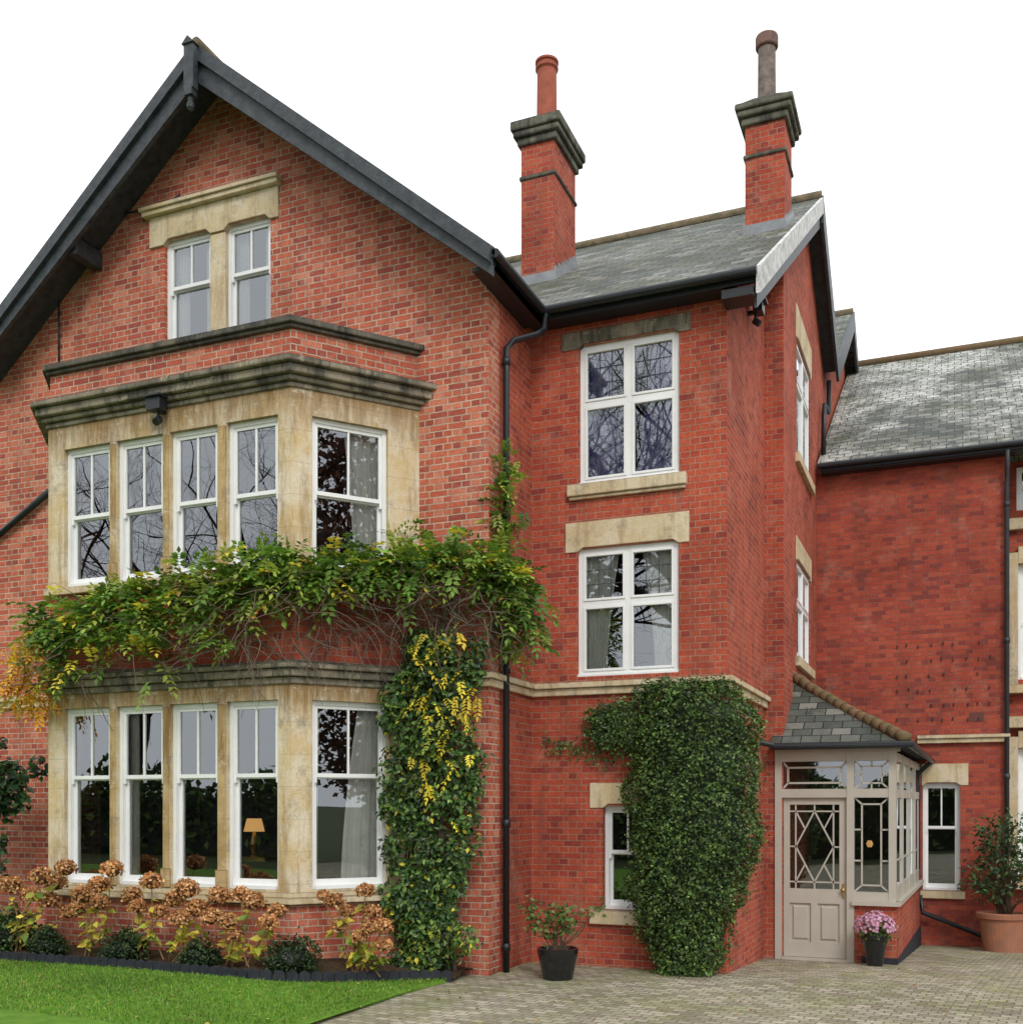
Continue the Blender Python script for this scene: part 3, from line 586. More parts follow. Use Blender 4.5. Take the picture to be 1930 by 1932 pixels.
# ---- pipes
def pipe(nm,pts,r,collars=(),mat=BLACKI):
    m=MB(); m.tube(pts,r,12)
    for c in collars: m.tube([Vector(c),Vector(c)+Vector((0,0,.09))],r*1.3,12)
    return m.obj(nm,mat,house,smooth=True)
px_,py_=XA+.07,11.52
pipe("downpipe",[(xr+.02,12.1,7.9),(xr+.02,12.1,7.72),(xr-.02,11.95,7.60),(px_+.05,11.62,7.42),(px_,py_,7.30),(px_,py_,7.0),(px_,py_,.0)],.038,[(px_,py_,z) for z in (7.1,5.3,3.5,1.7,.25)])
xx=xq(1899,19.85); pipe("downpipe",[(xx,19.65,7.9),(xx,19.8,7.6),(xx,19.87,7.4),(xx,19.87,-.5)],.038,[(xx,19.87,z) for z in (7.0,4.7,2.4,.2)],GREYI)
xx=-2.2; pipe("downpipe",[(xx,21.0,10.0),(xx,21.0,9.4),(xx,20.3,9.3),(xx,20.2,9.1),(xx,20.1,8.3)],.045)
pipe("waste_pipe",[(xq(1735,19.8),19.8,.4),(xq(1740,19.8),19.8,.1),(xq(1850,19.8),19.8,-.25)],.04)
pipe("waste_pipe",[(xq(-20,11.1),11.1,zq(1025,xq(-20,11.1),11.1)),(xq(120,11.1),11.1,zq(905,xq(120,11.1),11.1))],.045)
x0=xq(112,11.13); pipe("wall_cable",[(x0,11.13,zq(560,x0,11.13)),(x0,11.13,zq(690,x0,11.13))],.012)
pts=[(xq(a,11.13),11.13,zq(b,xq(a,11.13),11.13)) for a,b in ((215,408),(262,398),(300,385),(325,380),(340,366))]; pipe("wall_cable",pts,.014)
def seclight(p,n):
    m=MB(); p=Vector(p); n=Vector(n); s_=Vector((0,0,1)).cross(n); f=(p,s_,n)
    m.fbox(f,-.03,.03,0,.1,-.02,.02); m.fbox(f,-.10,.10,.08,.20,-.02,.12); m.fbox(f,-.12,.12,.06,.24,.12,.14); m.tube([p+n*.1+Vector((0,0,-.02)),p+n*.1+Vector((0,0,-.10))],.02); m.tube([p+n*.08+Vector((0,0,-.1)),p+n*.15+Vector((0,0,-.16))],.045); m.obj("security_light",BLACKI,house)
seclight((xq(303,9.9),FRY,zq(775,xq(303,9.9),9.9)),(0,-1,0)); seclight((XC,13.9,8.30),(1,0,0))
# ---- porch
YP=15.2; FP=F_Y(YP); porch=empty("porch",(-1.5,16,-.2),house)
X0=xq(1462,YP); X1=xq(1690,YP); dx0,dx1=xq(1475,YP),xq(1597,YP); sx0,sx1=xq(1611,YP),xq(1676,YP)
m=MB(); ZT=2.68
m.fbox(FP,X0,dx0-.0,-.1,.03,-.25,ZT); m.fbox(FP,dx1,sx0,-.1,.03,-.25,ZT); m.fbox(FP,sx1,X1,-.1,.03,.66,ZT)
m.fbox(FP,dx0,dx1,-.1,.02,2.56,ZT); m.fbox(FP,dx0,dx1,-.1,.02,2.06,2.18); m.fbox(FP,sx0,sx1,-.1,.02,2.56,ZT); m.fbox(FP,sx0,sx1,-.1,.02,2.06,2.18); m.fbox(FP,sx0,sx1,-.1,.02,.66,.78)
m.fbox(FP,sx0-.03,X1+.04,-.1,.08,.60,.66); m.fbox(FP,X0-.0,X1+.05,-.1,.06,ZT,2.76); m.fbox(FP,dx0,dx1,-.1,.05,-.25,-.15)
XQ1=X1+.17
u_=Vector((XQ1-X1,19.95-15.2,0)).normalized(); FQ=(Vector((X1,15.2,0)),u_,Vector((u_.y,-u_.x,0))); LQ=math.hypot(XQ1-X1,4.75)
ys_=[.06,1.2,2.4,3.6,LQ]
for y in ys_: m.fbox(FQ,y-.05,min(y+.04,LQ),-.05,.0,.66,ZT)
for a,b in zip(ys_[:-1],ys_[1:]):
    m.fbox(FQ,a,b,-.04,-.01,2.56,ZT-.005); m.fbox(FQ,a,b,-.04,-.01,2.06,2.18); m.fbox(FQ,a,b,-.04,-.01,.665,.85)
    cy=(a+b)/2; m.fbar(FQ,(a+.2,.85),(a+.2,2.06),.02,-.035,-.015); m.fbar(FQ,(b-.2,.85),(b-.2,2.06),.02,-.035,-.015); m.fbar(FQ,(a,1.2),(b,1.2),.02,-.034,-.016)
m.fbox(FQ,0,LQ,-.05,.06,.60,.66)
def bars(F,u0,u1,z0,z1,lines,wd=.022,w=(-.055,-.02)):
    for (a,b,c,d) in lines: m.fbar(F,(u0+(u1-u0)*a,z0+(z1-z0)*b),(u0+(u1-u0)*c,z0+(z1-z0)*d),wd,*w)
bars(FP,dx0,dx1,2.18,2.56,[(.09,.22,.91,.22),(.09,.78,.91,.78),(.09,.22,.09,.78),(.91,.22,.91,.78),(0,0,.09,.22),(1,0,.91,.22),(0,1,.09,.78),(1,1,.91,.78)],.026)
bars(FP,sx0,sx1,2.18,2.56,[(.2,.2,.8,.2),(.2,.8,.8,.8),(.2,.2,.2,.8),(.8,.2,.8,.8),(0,0,.2,.2),(1,0,.8,.2),(0,1,.2,.8),(1,1,.8,.8),(0,.5,.2,.5),(1,.5,.8,.5),(.5,0,.5,.2),(.5,1,.5,.8)],.022)
bars(FP,sx0,sx1,.78,2.06,[(.22,.07,.78,.07),(.22,.93,.78,.93),(.22,.07,.22,.93),(.78,.07,.78,.93),(0,0,.22,.07),(1,0,.78,.07),(0,1,.22,.93),(1,1,.78,.93),(0,.33,.22,.33),(0,.66,.22,.66),(1,.33,.78,.33),(1,.66,.78,.66)],.022)
m.obj("porch_frame",TAUPE,porch)
gquads(FP,[(dx0,dx1,2.18,2.56,-.037),(sx0,sx1,.78,2.56,-.037)]).obj("porch_glass",GLASS,porch,recalc=False)
gquads(FQ,[(.05,LQ-.05,.85,2.56,-.025)]).obj("porch_side_glass",GLASS,porch,recalc=False)
m=MB(); m.mark(); m.fbox(FP,dx1+.06,X1,-.2,.0,-.6,.60); m.mark(); m.fbox(FQ,.2,LQ,-.2,0,-.8,.60); m.objs("porch_plinth",MB_T,porch)
m=MB(); m.fbox(FQ,0,LQ-.05,-.01,.02,-.8,-.14); m.box(X0+1.15,X1+.02,YP-.02,YP,-.5,-.10); m.obj("plinth_course",BARREL,porch)
m=MB(); E=(-.60,15.0,2.80); XE2=XQ1+.12
a,b,c,d,e=Vector((-2.35,15.0,2.80)),Vector(E),Vector((-2.35,16.7,3.93)),Vector((-2.35,19.95,3.93)),Vector((XE2,19.95,2.80)); dn=Vector((0,0,-.06))
m.add([a,b,c,d,e,a+dn,b+dn,e+dn,Vector((-2.35,19.95,2.74))],[(0,1,2),(1,4,3,2),(0,5,6,1),(1,6,7,4),(5,8,7,6)]); m.obj("porch_roof",SLATE_P,porch,recalc=False)
m=MB(); K=16; pts=[Vector(E)+Vector((.02,-.02,.04))+(c-b)*(i/K)+Vector((0,0,-.06*math.sin(math.pi*i/K)+random.uniform(-.008,.008))) for i in range(K+1)]
for i in range(K): m.tube([pts[i],pts[i+1]*1.02-pts[i]*.02],[.085,.075],10)
m.obj("hip_tiles",HIP,porch,smooth=True)
m=MB(); m.tube([(-2.33,14.94,2.76),(-.52,14.94,2.76),(XE2+.08,19.9,2.72)],.045,10); m.box(-2.3,-.62,15.0,15.08,2.72,2.79)
m.tube([(-2.3,14.9,2.78),(-2.6,14.75,2.85),(-2.5,14.5,2.82)],.04,8)
xp=xq(1731,19.82); m.tube([(XE2+.05,19.75,2.70),(xp,19.82,2.5),(xp,19.85,2.3),(xp,19.85,.3)],.04,10); m.obj("porch_gutter",BLACKI,porch)
m=MB(); D0,D1=-.09,-.03; zb,zt=-.145,2.055
m.fbox(FP,dx0+.005,dx0+.10,D0,D1,zb,zt); m.fbox(FP,dx1-.10,dx1-.005,D0,D1,zb,zt); a,b=dx0+.10,dx1-.10
m.fbox(FP,a,b,D0,D1,zt-.09,zt); m.fbox(FP,a,b,D0,D1,.60,.80); m.fbox(FP,a,b,D0,D1,zb,.06); uc=(a+b)/2; m.fbox(FP,uc-.045,uc+.045,D0,D1,.06,.60)
for p,q_ in ((a,uc-.045),(uc+.045,b)):
    m.fbox(FP,p,q_,D0+.01,D1-.03,.06,.60); 
    P=[fp(FP,p+.03,D1-.03,.09),fp(FP,q_-.03,D1-.03,.09),fp(FP,q_-.03,D1-.03,.57),fp(FP,p+.03,D1-.03,.57),fp(FP,p+.055,D1-.008,.115),fp(FP,q_-.055,D1-.008,.115),fp(FP,q_-.055,D1-.008,.545),fp(FP,p+.055,D1-.008,.545)]; m.hexa(P)
bars(FP,a,b,.80,1.965,[(.5,.08,.88,.5),(.88,.5,.5,.92),(.5,.92,.12,.5),(.12,.5,.5,.08),(0,.08,1,.08),(0,.92,1,.92),(.12,0,.12,1),(.88,0,.88,1),(.5,0,.5,.08),(.5,.92,.5,1),(0,.5,.12,.5),(.88,.5,1,.5),(.12,.08,.3,.28),(.88,.08,.7,.28),(.12,.92,.3,.72),(.88,.92,.7,.72)],.020,(-.075,-.04))
door=m.obj("door",TAUPE,house,label="taupe panelled front door with lattice glazing")
gquads(FP,[(a,b,.8,1.965,-.06)]).obj("door_glass",GLASS,door,recalc=False)
m=MB(); hc=fp(FP,dx1-.05,-.03,.80); m.tube([hc,hc+Vector((0,-.04,0))],.012); m.lathe([(.005,-.03),(.025,-.02),(.03,0),(.025,.02),(.005,.03)],hc+Vector((0,-.055,0)),12); m.fbox(FP,dx1-.065,dx1-.035,-.03,-.022,.68,.88); m.obj("door_handle",BRASS,door)
pl_=empty("pendant_lamp",(xq(1640,17.2),17.2,zq(1592,xq(1640,17.2),17.2)),None,label="small lit pendant lamp hanging inside the porch",category="lamp"); lc=tuple(WL[pl_.name])
m=MB(); m.lathe([(.03,-.05),(.05,0),(.03,.05)],lc,12); m.obj("lamp_shade",LAMPM,pl_); m=MB(); m.tube([Vector(lc)+Vector((0,0,.05)),Vector(lc)+Vector((0,0,.9))],.006,5); m.obj("lamp_cord",BLACKI,pl_)
lc=Vector((xq(480,11.0),11.0,zq(1555,xq(480,11.0),11.0)))
lamp=empty("table_lamp",lc+Vector((0,0,-.9)),None,label="lit table lamp with orange shade behind the bay window",category="lamp")
m=MB(); m.lathe([(.13,-.09),(.09,.07)],lc,16); m.obj("lamp_shade",LAMPM,lamp,smooth=True)
m=MB(); m.lathe([(.09,-.4),(.03,-.36),(.06,-.25),(.02,-.1)],lc,12); m.box(lc.x-.3,lc.x+.3,lc.y-.2,lc.y+.2,lc.z-.45,lc.z-.4); m.obj("lamp_base",BRASS,lamp)

# ---------------------------------------------------------------- PLANTS
def wist_sprays(lb,P,D,n,cols,wts,sl=(.22,.34),ll=(.08,.12)):
    D=unit(D); up=np.tile([0,0,1.],(n,1)); Sd=unit(np.cross(D,up)+1e-6); Nn=unit(np.cross(Sd,D)+.35*rng.normal(size=(n,3)))
    Ls=rng.uniform(*sl,n)[:,None]; col=pal(n,cols,wts,.22); sz=rng.uniform(*ll,n)
    for k in range(5):
        t=(k+.6)/5.3; base=P+D*Ls*t+np.array([0,0,-1.])*Ls*.3*t*t
        for sg in(-1,1):
            d=D*.5+Sd*sg*1.0+np.array([0,0,-.30])+.22*rng.normal(size=(n,3))
            lb.add(base,d,Nn,sz*(1-.25*abs(t-.5)),sz*.46,col*(1+.12*rng.normal(size=(n,1))))
    lb.add(P+D*Ls+np.array([0,0,-1.])*Ls*.3,D+np.array([0,0,-.6]),Nn,sz,sz*.46,col)
def interp(path,t):
    path=np.array(path); seg=np.linalg.norm(np.diff(path,axis=0),axis=1); cum=np.concatenate([[0],np.cumsum(seg)]); s_=t*cum[-1]
    return np.stack([np.interp(s_,cum,path[:,i]) for i in range(3)],1)
GR=[(.055,.12,.022),(.10,.20,.03),(.17,.29,.045),(.30,.38,.06),(.60,.50,.05),(.36,.21,.04)]
wist=empty("wisteria_vine",(-5.4,10.9,0),None,label="climbing wisteria with green and yellow leaves trained across the bay",category="climbing plant")
path=[(-10.25,9.85,3.98),(-9.9,9.8,4.12),(-9.3,9.8,4.20),(-8.3,9.8,4.32),(-7.3,9.8,4.43),(-6.7,9.85,4.52),(-5.95,10.75,4.62),(-5.2,10.95,4.68),(-4.85,11.2,4.62),(-4.55,11.4,4.35)]
lb=LB()
n=1330; t=rng.uniform(0,1,n); c=interp(path,t)
cl=np.sin(t*60)*.5+np.sin(t*37+1)*.5
off=np.abs(rng.normal(0,.14,n)); P=c.copy(); P[:,1]-=off*.9; P[:,0]+=np.where(t>.62,off*.3,0)+rng.normal(0,.05,n)
P[:,2]+=rng.normal(.0,1,n)*np.where(t<.2,.11,np.where(t<.55,.14,.12))+.11*cl
P[:,2]-=np.where(rng.random(n)<.26*(t<.55)*(t>.03),rng.uniform(.12,.55,n)*(.6+.6*np.abs(np.sin(t*25))),0)
D=np.stack([rng.normal(0,.7,n)+.15,-np.abs(rng.normal(.6,.4,n)),rng.normal(.0,.55,n)],1)
L=t<.5
wist_sprays(lb,P[L],D[L],L.sum(),GR,[3,6,7,5,1.8,.4]); L=~L; wist_sprays(lb,P[L],D[L],L.sum(),GR,[3,6,6,4.5,1.2,.2])
n=120; P=np.stack([rng.normal(-10.40,.15,n),rng.normal(9.72,.12,n),rng.uniform(3.15,3.95,n)],1); D=np.stack([rng.normal(.0,.6,n),rng.normal(-.4,.4,n),rng.normal(-.5,.4,n)],1)
wist_sprays(lb,P,D,n,[(.66,.34,.03),(.68,.46,.05),(.52,.23,.035),(.30,.30,.05)],[5,4,2,1.2],(.14,.24),(.055,.09))
path2=[(-4.85,11.3,4.6),(-4.8,11.4,5.2),(-4.84,11.4,5.6),(-4.86,11.4,6.0)]
n=120; t=rng.uniform(0,1,n)**1.2; P=interp(path2,t)+rng.normal(size=(n,3))*np.array([.08,.08,.05]); D=np.stack([rng.normal(0,.8,n),-np.abs(rng.normal(.5,.3,n)),rng.normal(.1,.5,n)],1); wist_sprays(lb,P,D,n,GR,[3,6,6,4,1,0],(.14,.26),(.06,.095))
n=24; P=np.stack([rng.normal(-5.75,.12,n),rng.normal(10.95,.06,n),rng.uniform(4.7,5.25,n)],1); D=np.stack([rng.normal(0,.8,n),-np.abs(rng.normal(.4,.3,n)),rng.normal(.3,.5,n)],1); wist_sprays(lb,P,D,n,GR,[3,6,6,5,1,0],(.14,.26),(.06,.09))
n=90; P=np.stack([rng.normal(-4.62,.17,n),rng.normal(11.3,.13,n),rng.normal(4.12,.2,n)],1); D=np.stack([rng.normal(.3,.6,n),-np.abs(rng.normal(.3,.4,n)),rng.normal(-.4,.4,n)],1); wist_sprays(lb,P,D,n,GR,[4,6,5,2,.8,0])
n=62; P=np.stack([rng.uniform(-5.7,-4.85,n),rng.normal(10.66,.06,n),rng.normal(3.0,.55,n)],1); D=np.stack([rng.normal(0,.6,n),-np.abs(rng.normal(.4,.3,n)),rng.normal(-.7,.3,n)],1); wist_sprays(lb,P,D,n,[(.70,.58,.05),(.64,.48,.05),(.32,.38,.06)],[5,3,2.5],(.12,.2),(.05,.085))
lb.obj("leaves",LEAF,wist)
m=MB()
for k in range(280):
    t0=random.uniform(.45,.98) if k<235 else random.uniform(0,.5); p=Vector(interp(path,np.array([t0]))[0])+Vector((random.uniform(-.1,.1),random.uniform(-.35,.0),random.uniform(-.8,-.12)))
    pts=[p]; d=Vector((random.gauss(0,.9),random.gauss(-.1,.35),random.gauss(-.15,.5))).normalized()
    for i in range(6): d=(d+Vector((random.gauss(0,.3),random.gauss(0,.15),random.gauss(-.1,.3)))).normalized(); p=p+d*.14; pts.append(p)
    m.tube(pts,[.007,.0065,.006,.005,.004,.003,.002],4,cap=False)
for j in range(3):
    pts=[Vector(interp(path,np.array([tt]))[0])+Vector((0,.0,-.15+.05*j+random.uniform(-.04,.04))) for tt in np.linspace(.02,.85,30)]; m.tube(pts,.018-.003*j,6)
m.tube([(-5.35+.06*math.sin(z*3),10.95,z) for z in np.linspace(.05,4.5,24)],.04,8); m.tube([(-5.28+.07*math.sin(z*3+2),10.93,z) for z in np.linspace(.05,4.5,24)],.03,8)
m.obj("stems",TWIG,wist,smooth=True,recalc=False)
def clumps(lb,cent,rad,nper,size,cols,wts,ybias=-1.0,squash=.6,bright=.3):
    for c,r in zip(cent,rad):
        n=int(nper*(r/.2)**2)+3; v=unit(rng.normal(size=(n,3))); v[:,1]=np.where(v[:,1]>.3,-v[:,1],v[:,1]); rr=rng.uniform(.65,1.08,n)[:,None]
        P=np.array(c)+v*rr*r*np.array([1,squash,1]); N=unit(v+.5*rng.normal(size=(n,3))+np.array([0,-.3,.35])); D=np.cross(N,rng.normal(size=(n,3)))+np.array([0,-.2,-.5])
        col=pal(n,cols,wts,.2)*max(.4,1+bright*rng.normal())
        sz=rng.uniform(*size,n); lb.add(P,D,N,sz,sz*.62,col)
DG=[(.022,.052,.014),(.04,.09,.02),(.075,.145,.03),(.14,.21,.042),(.5,.44,.05)]
ivy=empty("ivy",(-5.5,10.9,0),None,label="dense dark green ivy column with yellow leaves on the gable corner",category="climbing plant")
lb=LB(); cent=[];rad=[]
for k in range(245):
    z=random.uniform(.1,3.85); u=random.random(); xl_=-6.08 if z>.9 else -5.95; xr_=np.interp(z,[0,.6,1.2,2.2,3.9],[-5.3,-5.18,-5.0,-4.84,-4.78])
    if z>3.3: xl_=-5.9
    x=xl_+.1+(xr_-xl_-.2)*u; cent.append((x,10.98-.16*math.sin(u*math.pi)-random.uniform(0,.14) - (.15 if x<-5.8 else 0),z)); rad.append(random.uniform(.10,.21))
clumps(lb,cent,rad,75,(.055,.09),DG,[4,5,4,1.5,.5],bright=.35)
cent=[(random.gauss(-5.35,.22),random.uniform(10.65,10.85),random.uniform(.15,.55)) for k in range(16)]; clumps(lb,cent,[random.uniform(.12,.2) for _ in cent],65,(.055,.085),DG+[(.28,.33,.05)],[1,3,4,3,.8,3])
lb.obj("leaves",LEAFG,ivy)
m=MB(); 
for k in range(14):
    x=random.uniform(-5.9,-5.2); m.tube([(x+.05*math.sin(z*4+k),10.98,z) for z in np.linspace(0.05,random.uniform(2.5,4),12)],.012,5)
m.obj("stems",BARK,ivy)
def shrub(name,label,fn,n,size,cols,wts,corecol,mat=LEAFG,cat="shrub",inset=.08,**kw):
    lb=LB(); aa=np.linspace(0,2*math.pi,721); mid=np.array([fn(.5,a) for a in aa]); cum=np.concatenate([[0],np.cumsum(np.linalg.norm(np.diff(mid,axis=0),axis=1))]); 
    T=rng.uniform(0,1,n); A=np.interp(rng.uniform(0,cum[-1],n),cum,aa); P=np.array([fn(t,a) for t,a in zip(T,A)]); 
    e=.02; Pa=np.array([fn(t,a+e) for t,a in zip(T,A)])-np.array([fn(t,a-e) for t,a in zip(T,A)]); Pt=np.array([fn(min(t+e,1),a) for t,a in zip(T,A)])-np.array([fn(min(t+e,1)-e,a) for t,a in zip(T,A)])
    N=unit(np.cross(Pa,Pt)+1e-9)
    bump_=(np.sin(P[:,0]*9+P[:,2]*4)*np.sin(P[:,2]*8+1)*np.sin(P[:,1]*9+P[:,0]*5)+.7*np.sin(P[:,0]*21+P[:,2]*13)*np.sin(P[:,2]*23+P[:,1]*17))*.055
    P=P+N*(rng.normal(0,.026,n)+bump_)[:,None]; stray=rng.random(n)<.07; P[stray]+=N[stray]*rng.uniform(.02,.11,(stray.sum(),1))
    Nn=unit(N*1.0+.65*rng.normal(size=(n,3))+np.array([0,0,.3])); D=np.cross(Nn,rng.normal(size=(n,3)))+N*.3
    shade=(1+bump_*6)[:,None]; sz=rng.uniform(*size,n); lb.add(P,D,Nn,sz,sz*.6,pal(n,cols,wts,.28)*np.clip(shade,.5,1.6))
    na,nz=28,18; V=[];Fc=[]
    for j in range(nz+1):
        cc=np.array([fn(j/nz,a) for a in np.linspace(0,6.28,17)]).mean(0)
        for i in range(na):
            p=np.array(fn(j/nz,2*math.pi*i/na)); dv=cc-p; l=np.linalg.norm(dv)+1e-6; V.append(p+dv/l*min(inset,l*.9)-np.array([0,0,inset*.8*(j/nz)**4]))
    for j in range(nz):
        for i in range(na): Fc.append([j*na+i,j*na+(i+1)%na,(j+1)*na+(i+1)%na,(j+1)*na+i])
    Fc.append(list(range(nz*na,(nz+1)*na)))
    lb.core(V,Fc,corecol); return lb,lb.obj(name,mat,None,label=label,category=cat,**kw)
prf=[(0,-3.20,-2.66),(.06,-3.32,-2.54),(.15,-3.44,-2.42),(.3,-3.52,-2.27),(.45,-3.54,-2.17),(.6,-3.54,-2.11),(.75,-3.50,-2.10),(.86,-3.46,-2.17),(.93,-3.40,-2.28),(1,-3.30,-2.44)]
def bushfn(t,a):
    z=3.38*t; l=np.interp(t,[p[0] for p in prf],[p[1] for p in prf]); r=np.interp(t,[p[0] for p in prf],[p[2] for p in prf])
    l+=.05*math.sin(z*5)+.04*math.sin(z*11); r+=.05*math.sin(z*4+2)+.03*math.sin(z*9); cx=(l+r)/2; wd=(r-l)/2
    ca,sa=math.cos(a),math.sin(a); k=.8; top=1-max(0,(t-.94)/.06)**2*.25
    x=cx+wd*top*math.copysign(abs(ca)**k,ca); y=12.40+ (.50 if sa<0 else .65)*top*(.72+.28*min(1,t*4))*math.copysign(abs(sa)**k,sa)
    return (x,y,z-.05*abs(ca)*(t>.95))
SH=[(.028,.058,.015),(.048,.095,.022),(.08,.14,.03),(.14,.20,.045)]
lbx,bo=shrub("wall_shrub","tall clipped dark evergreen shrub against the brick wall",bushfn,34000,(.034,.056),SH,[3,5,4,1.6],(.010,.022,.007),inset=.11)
lb=LB(); n=2200
X=rng.uniform(-3.4,-2.38,n); Y=rng.uniform(12.0,12.95,n); P=np.stack([X,Y,3.33+rng.normal(0,.045,n)],1); N=unit(np.stack([rng.normal(0,.5,n),rng.normal(0,.5,n),np.ones(n)],1)); lb.add(P,np.cross(N,rng.normal(size=(n,3))),N,.05,.03,pal(n,SH,[3,5,4,2]))
cent=[];rad=[]
for k in range(120):
    u=random.random()**.9; x=-3.42-.72*u; zc=3.20-.16*u+random.uniform(-.6,.08)*(1-.55*u); cent.append((x,12.40,zc)); rad.append(random.uniform(.07,.14)*(1.15-.35*u))
clumps(lb,cent,rad,85,(.035,.055),SH,[4,5,3,1],squash=.6)
pp=interp([(-3.5,12.44,2.7),(-3.9,12.46,2.55),(-4.3,12.46,2.62),(-4.75,12.46,2.7)],rng.uniform(0,1,260))+rng.normal(size=(260,3))*np.array([.04,.01,.07]); N=unit(np.array([[0,-1,.3]])+.4*rng.normal(size=(260,3))); lb.add(pp,np.cross(N,rng.normal(size=(260,3))),N,.045,.03,pal(260,SH,[3,4,4,2]))
cent=[(random.uniform(-3.55,-3.15),12.12,random.uniform(2.3,3.2)) for _ in range(14)]; clumps(lb,cent,[.12]*14,70,(.035,.05),SH,[3,5,3,1])
lb.obj("side_growth",LEAFG,bo)
def ball(cx,cy,r,seed):
    def f(t,a):
        ph=(t*.92+.04)*math.pi; z=-math.cos(ph); rr=math.sin(ph)
        b=1+.06*math.sin(a*3+seed+t*5); return (cx+r*rr*math.cos(a)*b,cy+r*rr*math.sin(a)*b,H(cx,cy)+.02+r*.8*(1+z)*.9)
    return f
for i,(px1,ry) in enumerate(((92,.19),(236,.22),(378,.20),(550,.24))):
    y=9.36 if px1<500 else 9.45; x=xq(px1,y)
    shrub("box_ball","small round dark green clipped box plant in the flower bed",ball(x,y,ry,i),2400,(.03,.045),[(.012,.03,.01),(.025,.055,.015),(.045,.08,.02)],[4,4,2],(.005,.01,.004),group="clipped box balls in the flower bed",cat="box plant",inset=.03)
def lf(t,a): return ball(xq(5,9.5),9.55,.3,9)(t,a)
shrub("dark_shrub","low dark green shrub beside the hydrangeas",lf,2600,(.04,.07),SH,[4,3,2,1],(.005,.01,.004),inset=.03)
lb=LB(); x=xq(2,10.4); cent=[(random.gauss(x,.2),random.gauss(10.4,.2),random.gauss(2.2,.22)) for _ in range(26)]+[(random.gauss(x-.35,.12),10.5,random.uniform(.4,2.0)) for _ in range(14)]; clumps(lb,cent,[random.uniform(.12,.2) for _ in cent],50,(.09,.15),[(.012,.035,.012),(.03,.08,.02),(.05,.12,.03)],[4,4,2])
o=empty("laurel_shrub",(x,10.4,.1),None,label="dark glossy leafed shrub near the house wall",category="shrub"); lb.obj("leaves",LEAFG,o)
m=MB(); 
for k in range(4): m.tube([(x-.4+random.gauss(0,.05),10.5,.1),(x-.35+random.gauss(0,.1),10.45,1.2),(x-.1+random.gauss(0,.15),10.4,2.3)],[.018,.014,.008],6)
m.obj("trunk",BARK,o)
# hydrangeas
heads=[(-10,1668,24),(22,1672,26),(60,1690,22),(80,1655,26),(105,1668,24),(125,1640,24),(95,1700,22),(130,1722,20),
       (160,1690,27),(188,1672,26),(212,1642,25),(190,1705,22),(150,1715,20),(250,1690,22),(287,1665,25),(260,1712,20),(300,1722,20),
       (330,1700,24),(352,1680,30),(372,1716,27),(340,1735,22),(400,1732,25),(415,1692,27),(385,1785,22),(430,1740,22),(455,1690,22),(478,1702,25),(505,1742,22),(522,1722,22),(440,1768,18),
       (632,1702,22),(690,1682,20),(655,1722,19),(702,1722,21),(722,1748,20),(640,1748,17),(700,1752,20),(678,1770,16),(725,1785,18),(610,1690,13)]
groups=[(35,-40,135),(178,136,235),(280,236,315),(360,316,410),(450,411,600),(680,601,760)]
HC=[(.52,.26,.10),(.38,.165,.06),(.66,.40,.20),(.24,.10,.04)]
STM=simple("dry_stem",(.34,.22,.10))
for gc,g0,g1 in groups:
    yb=9.5 if gc<600 else 9.98; xb=xq(gc,yb); zb=H(xb,yb)+.05
    pl=empty("hydrangea",(xb,yb,zb),None,label="hydrangea with dried rust brown flower heads and yellowing leaves",category="hydrangea",group="hydrangeas in the flower bed")
    st=MB(); lv=LB()
    for (hx,hy,hr) in [h for h in heads if g0<=h[0]<=g1]:
        y=yb+random.uniform(-.28,.12); x=xq(hx,y); z=zq(hy,x,y); r=hr*dep(x,y)/FL*.88
        n=300; v=unit(rng.normal(size=(n,3))); v[:,2]=np.where(v[:,2]<-.5,-v[:,2],v[:,2]); P=np.array([x,y,z])+v*r*np.array([1,1,.82])*rng.uniform(.78,1.04,(n,1)); N=unit(v+.45*rng.normal(size=(n,3)))
        h=LB(); sz=rng.uniform(.026,.042,n); tone=random.uniform(.85,1.2); h.add(P,np.cross(N,rng.normal(size=(n,3))),N,sz,sz*.95,pal(n,HC,[4,3,2.5,1.2],.2)*tone); V_,F_=ico((x,y,z),r*.72,.8); h.core(V_,F_,(.12,.05,.02)); h.obj("flower_head",PETAL,pl)
        b=Vector((xb+random.gauss(0,.12),yb+random.gauss(0,.06),zb)); e=Vector((x,y,z-.04)); mid=(b+e)/2+Vector((random.gauss(0,.03),0,.05)); st.tube([b,mid,e],[.009,.007,.005],5,cap=False)
        for q_ in range(9):
            tt=random.uniform(.25,.9); p=b.lerp(e,tt); d=np.array([[random.gauss(0,1),random.gauss(-.4,.7),random.gauss(-.35,.4)]]); 
            L=random.uniform(.09,.16); lv.add(np.array([list(p)]),d,unit(np.array([[random.gauss(0,.4),-.6,.8]])),L,L*.6,pal(1,[(.56,.47,.06),(.36,.40,.05),(.15,.24,.04),(.62,.48,.07)],[5,4,2,2]))
    st.obj("stems",STM,pl); lv.obj("leaves",LEAF,pl)
def pot(name,label,cx,cy,r0,r1,h,mat,rim=True,extra=None):
    z=H(cx,cy); o=empty(name,(cx,cy,z),None,label=label,category="potted plant"); m=MB()
    pf=[(r0*.96,0),(r0,.01),(r0+(r1-r0)*.5,h*.5),(r1*.97,h*.82)]+([(r1*.97,h*.84),(r1*1.07,h*.86),(r1*1.09,h*.98),(r1*1.05,h)] if rim else [(r1,h)])+[(r1*.88,h),(r1*.84,h*.9),(.02,h*.88)]
    m.lathe(pf,(cx,cy,z),36); m.obj("pot",[mat],o,smooth=False); return o,z
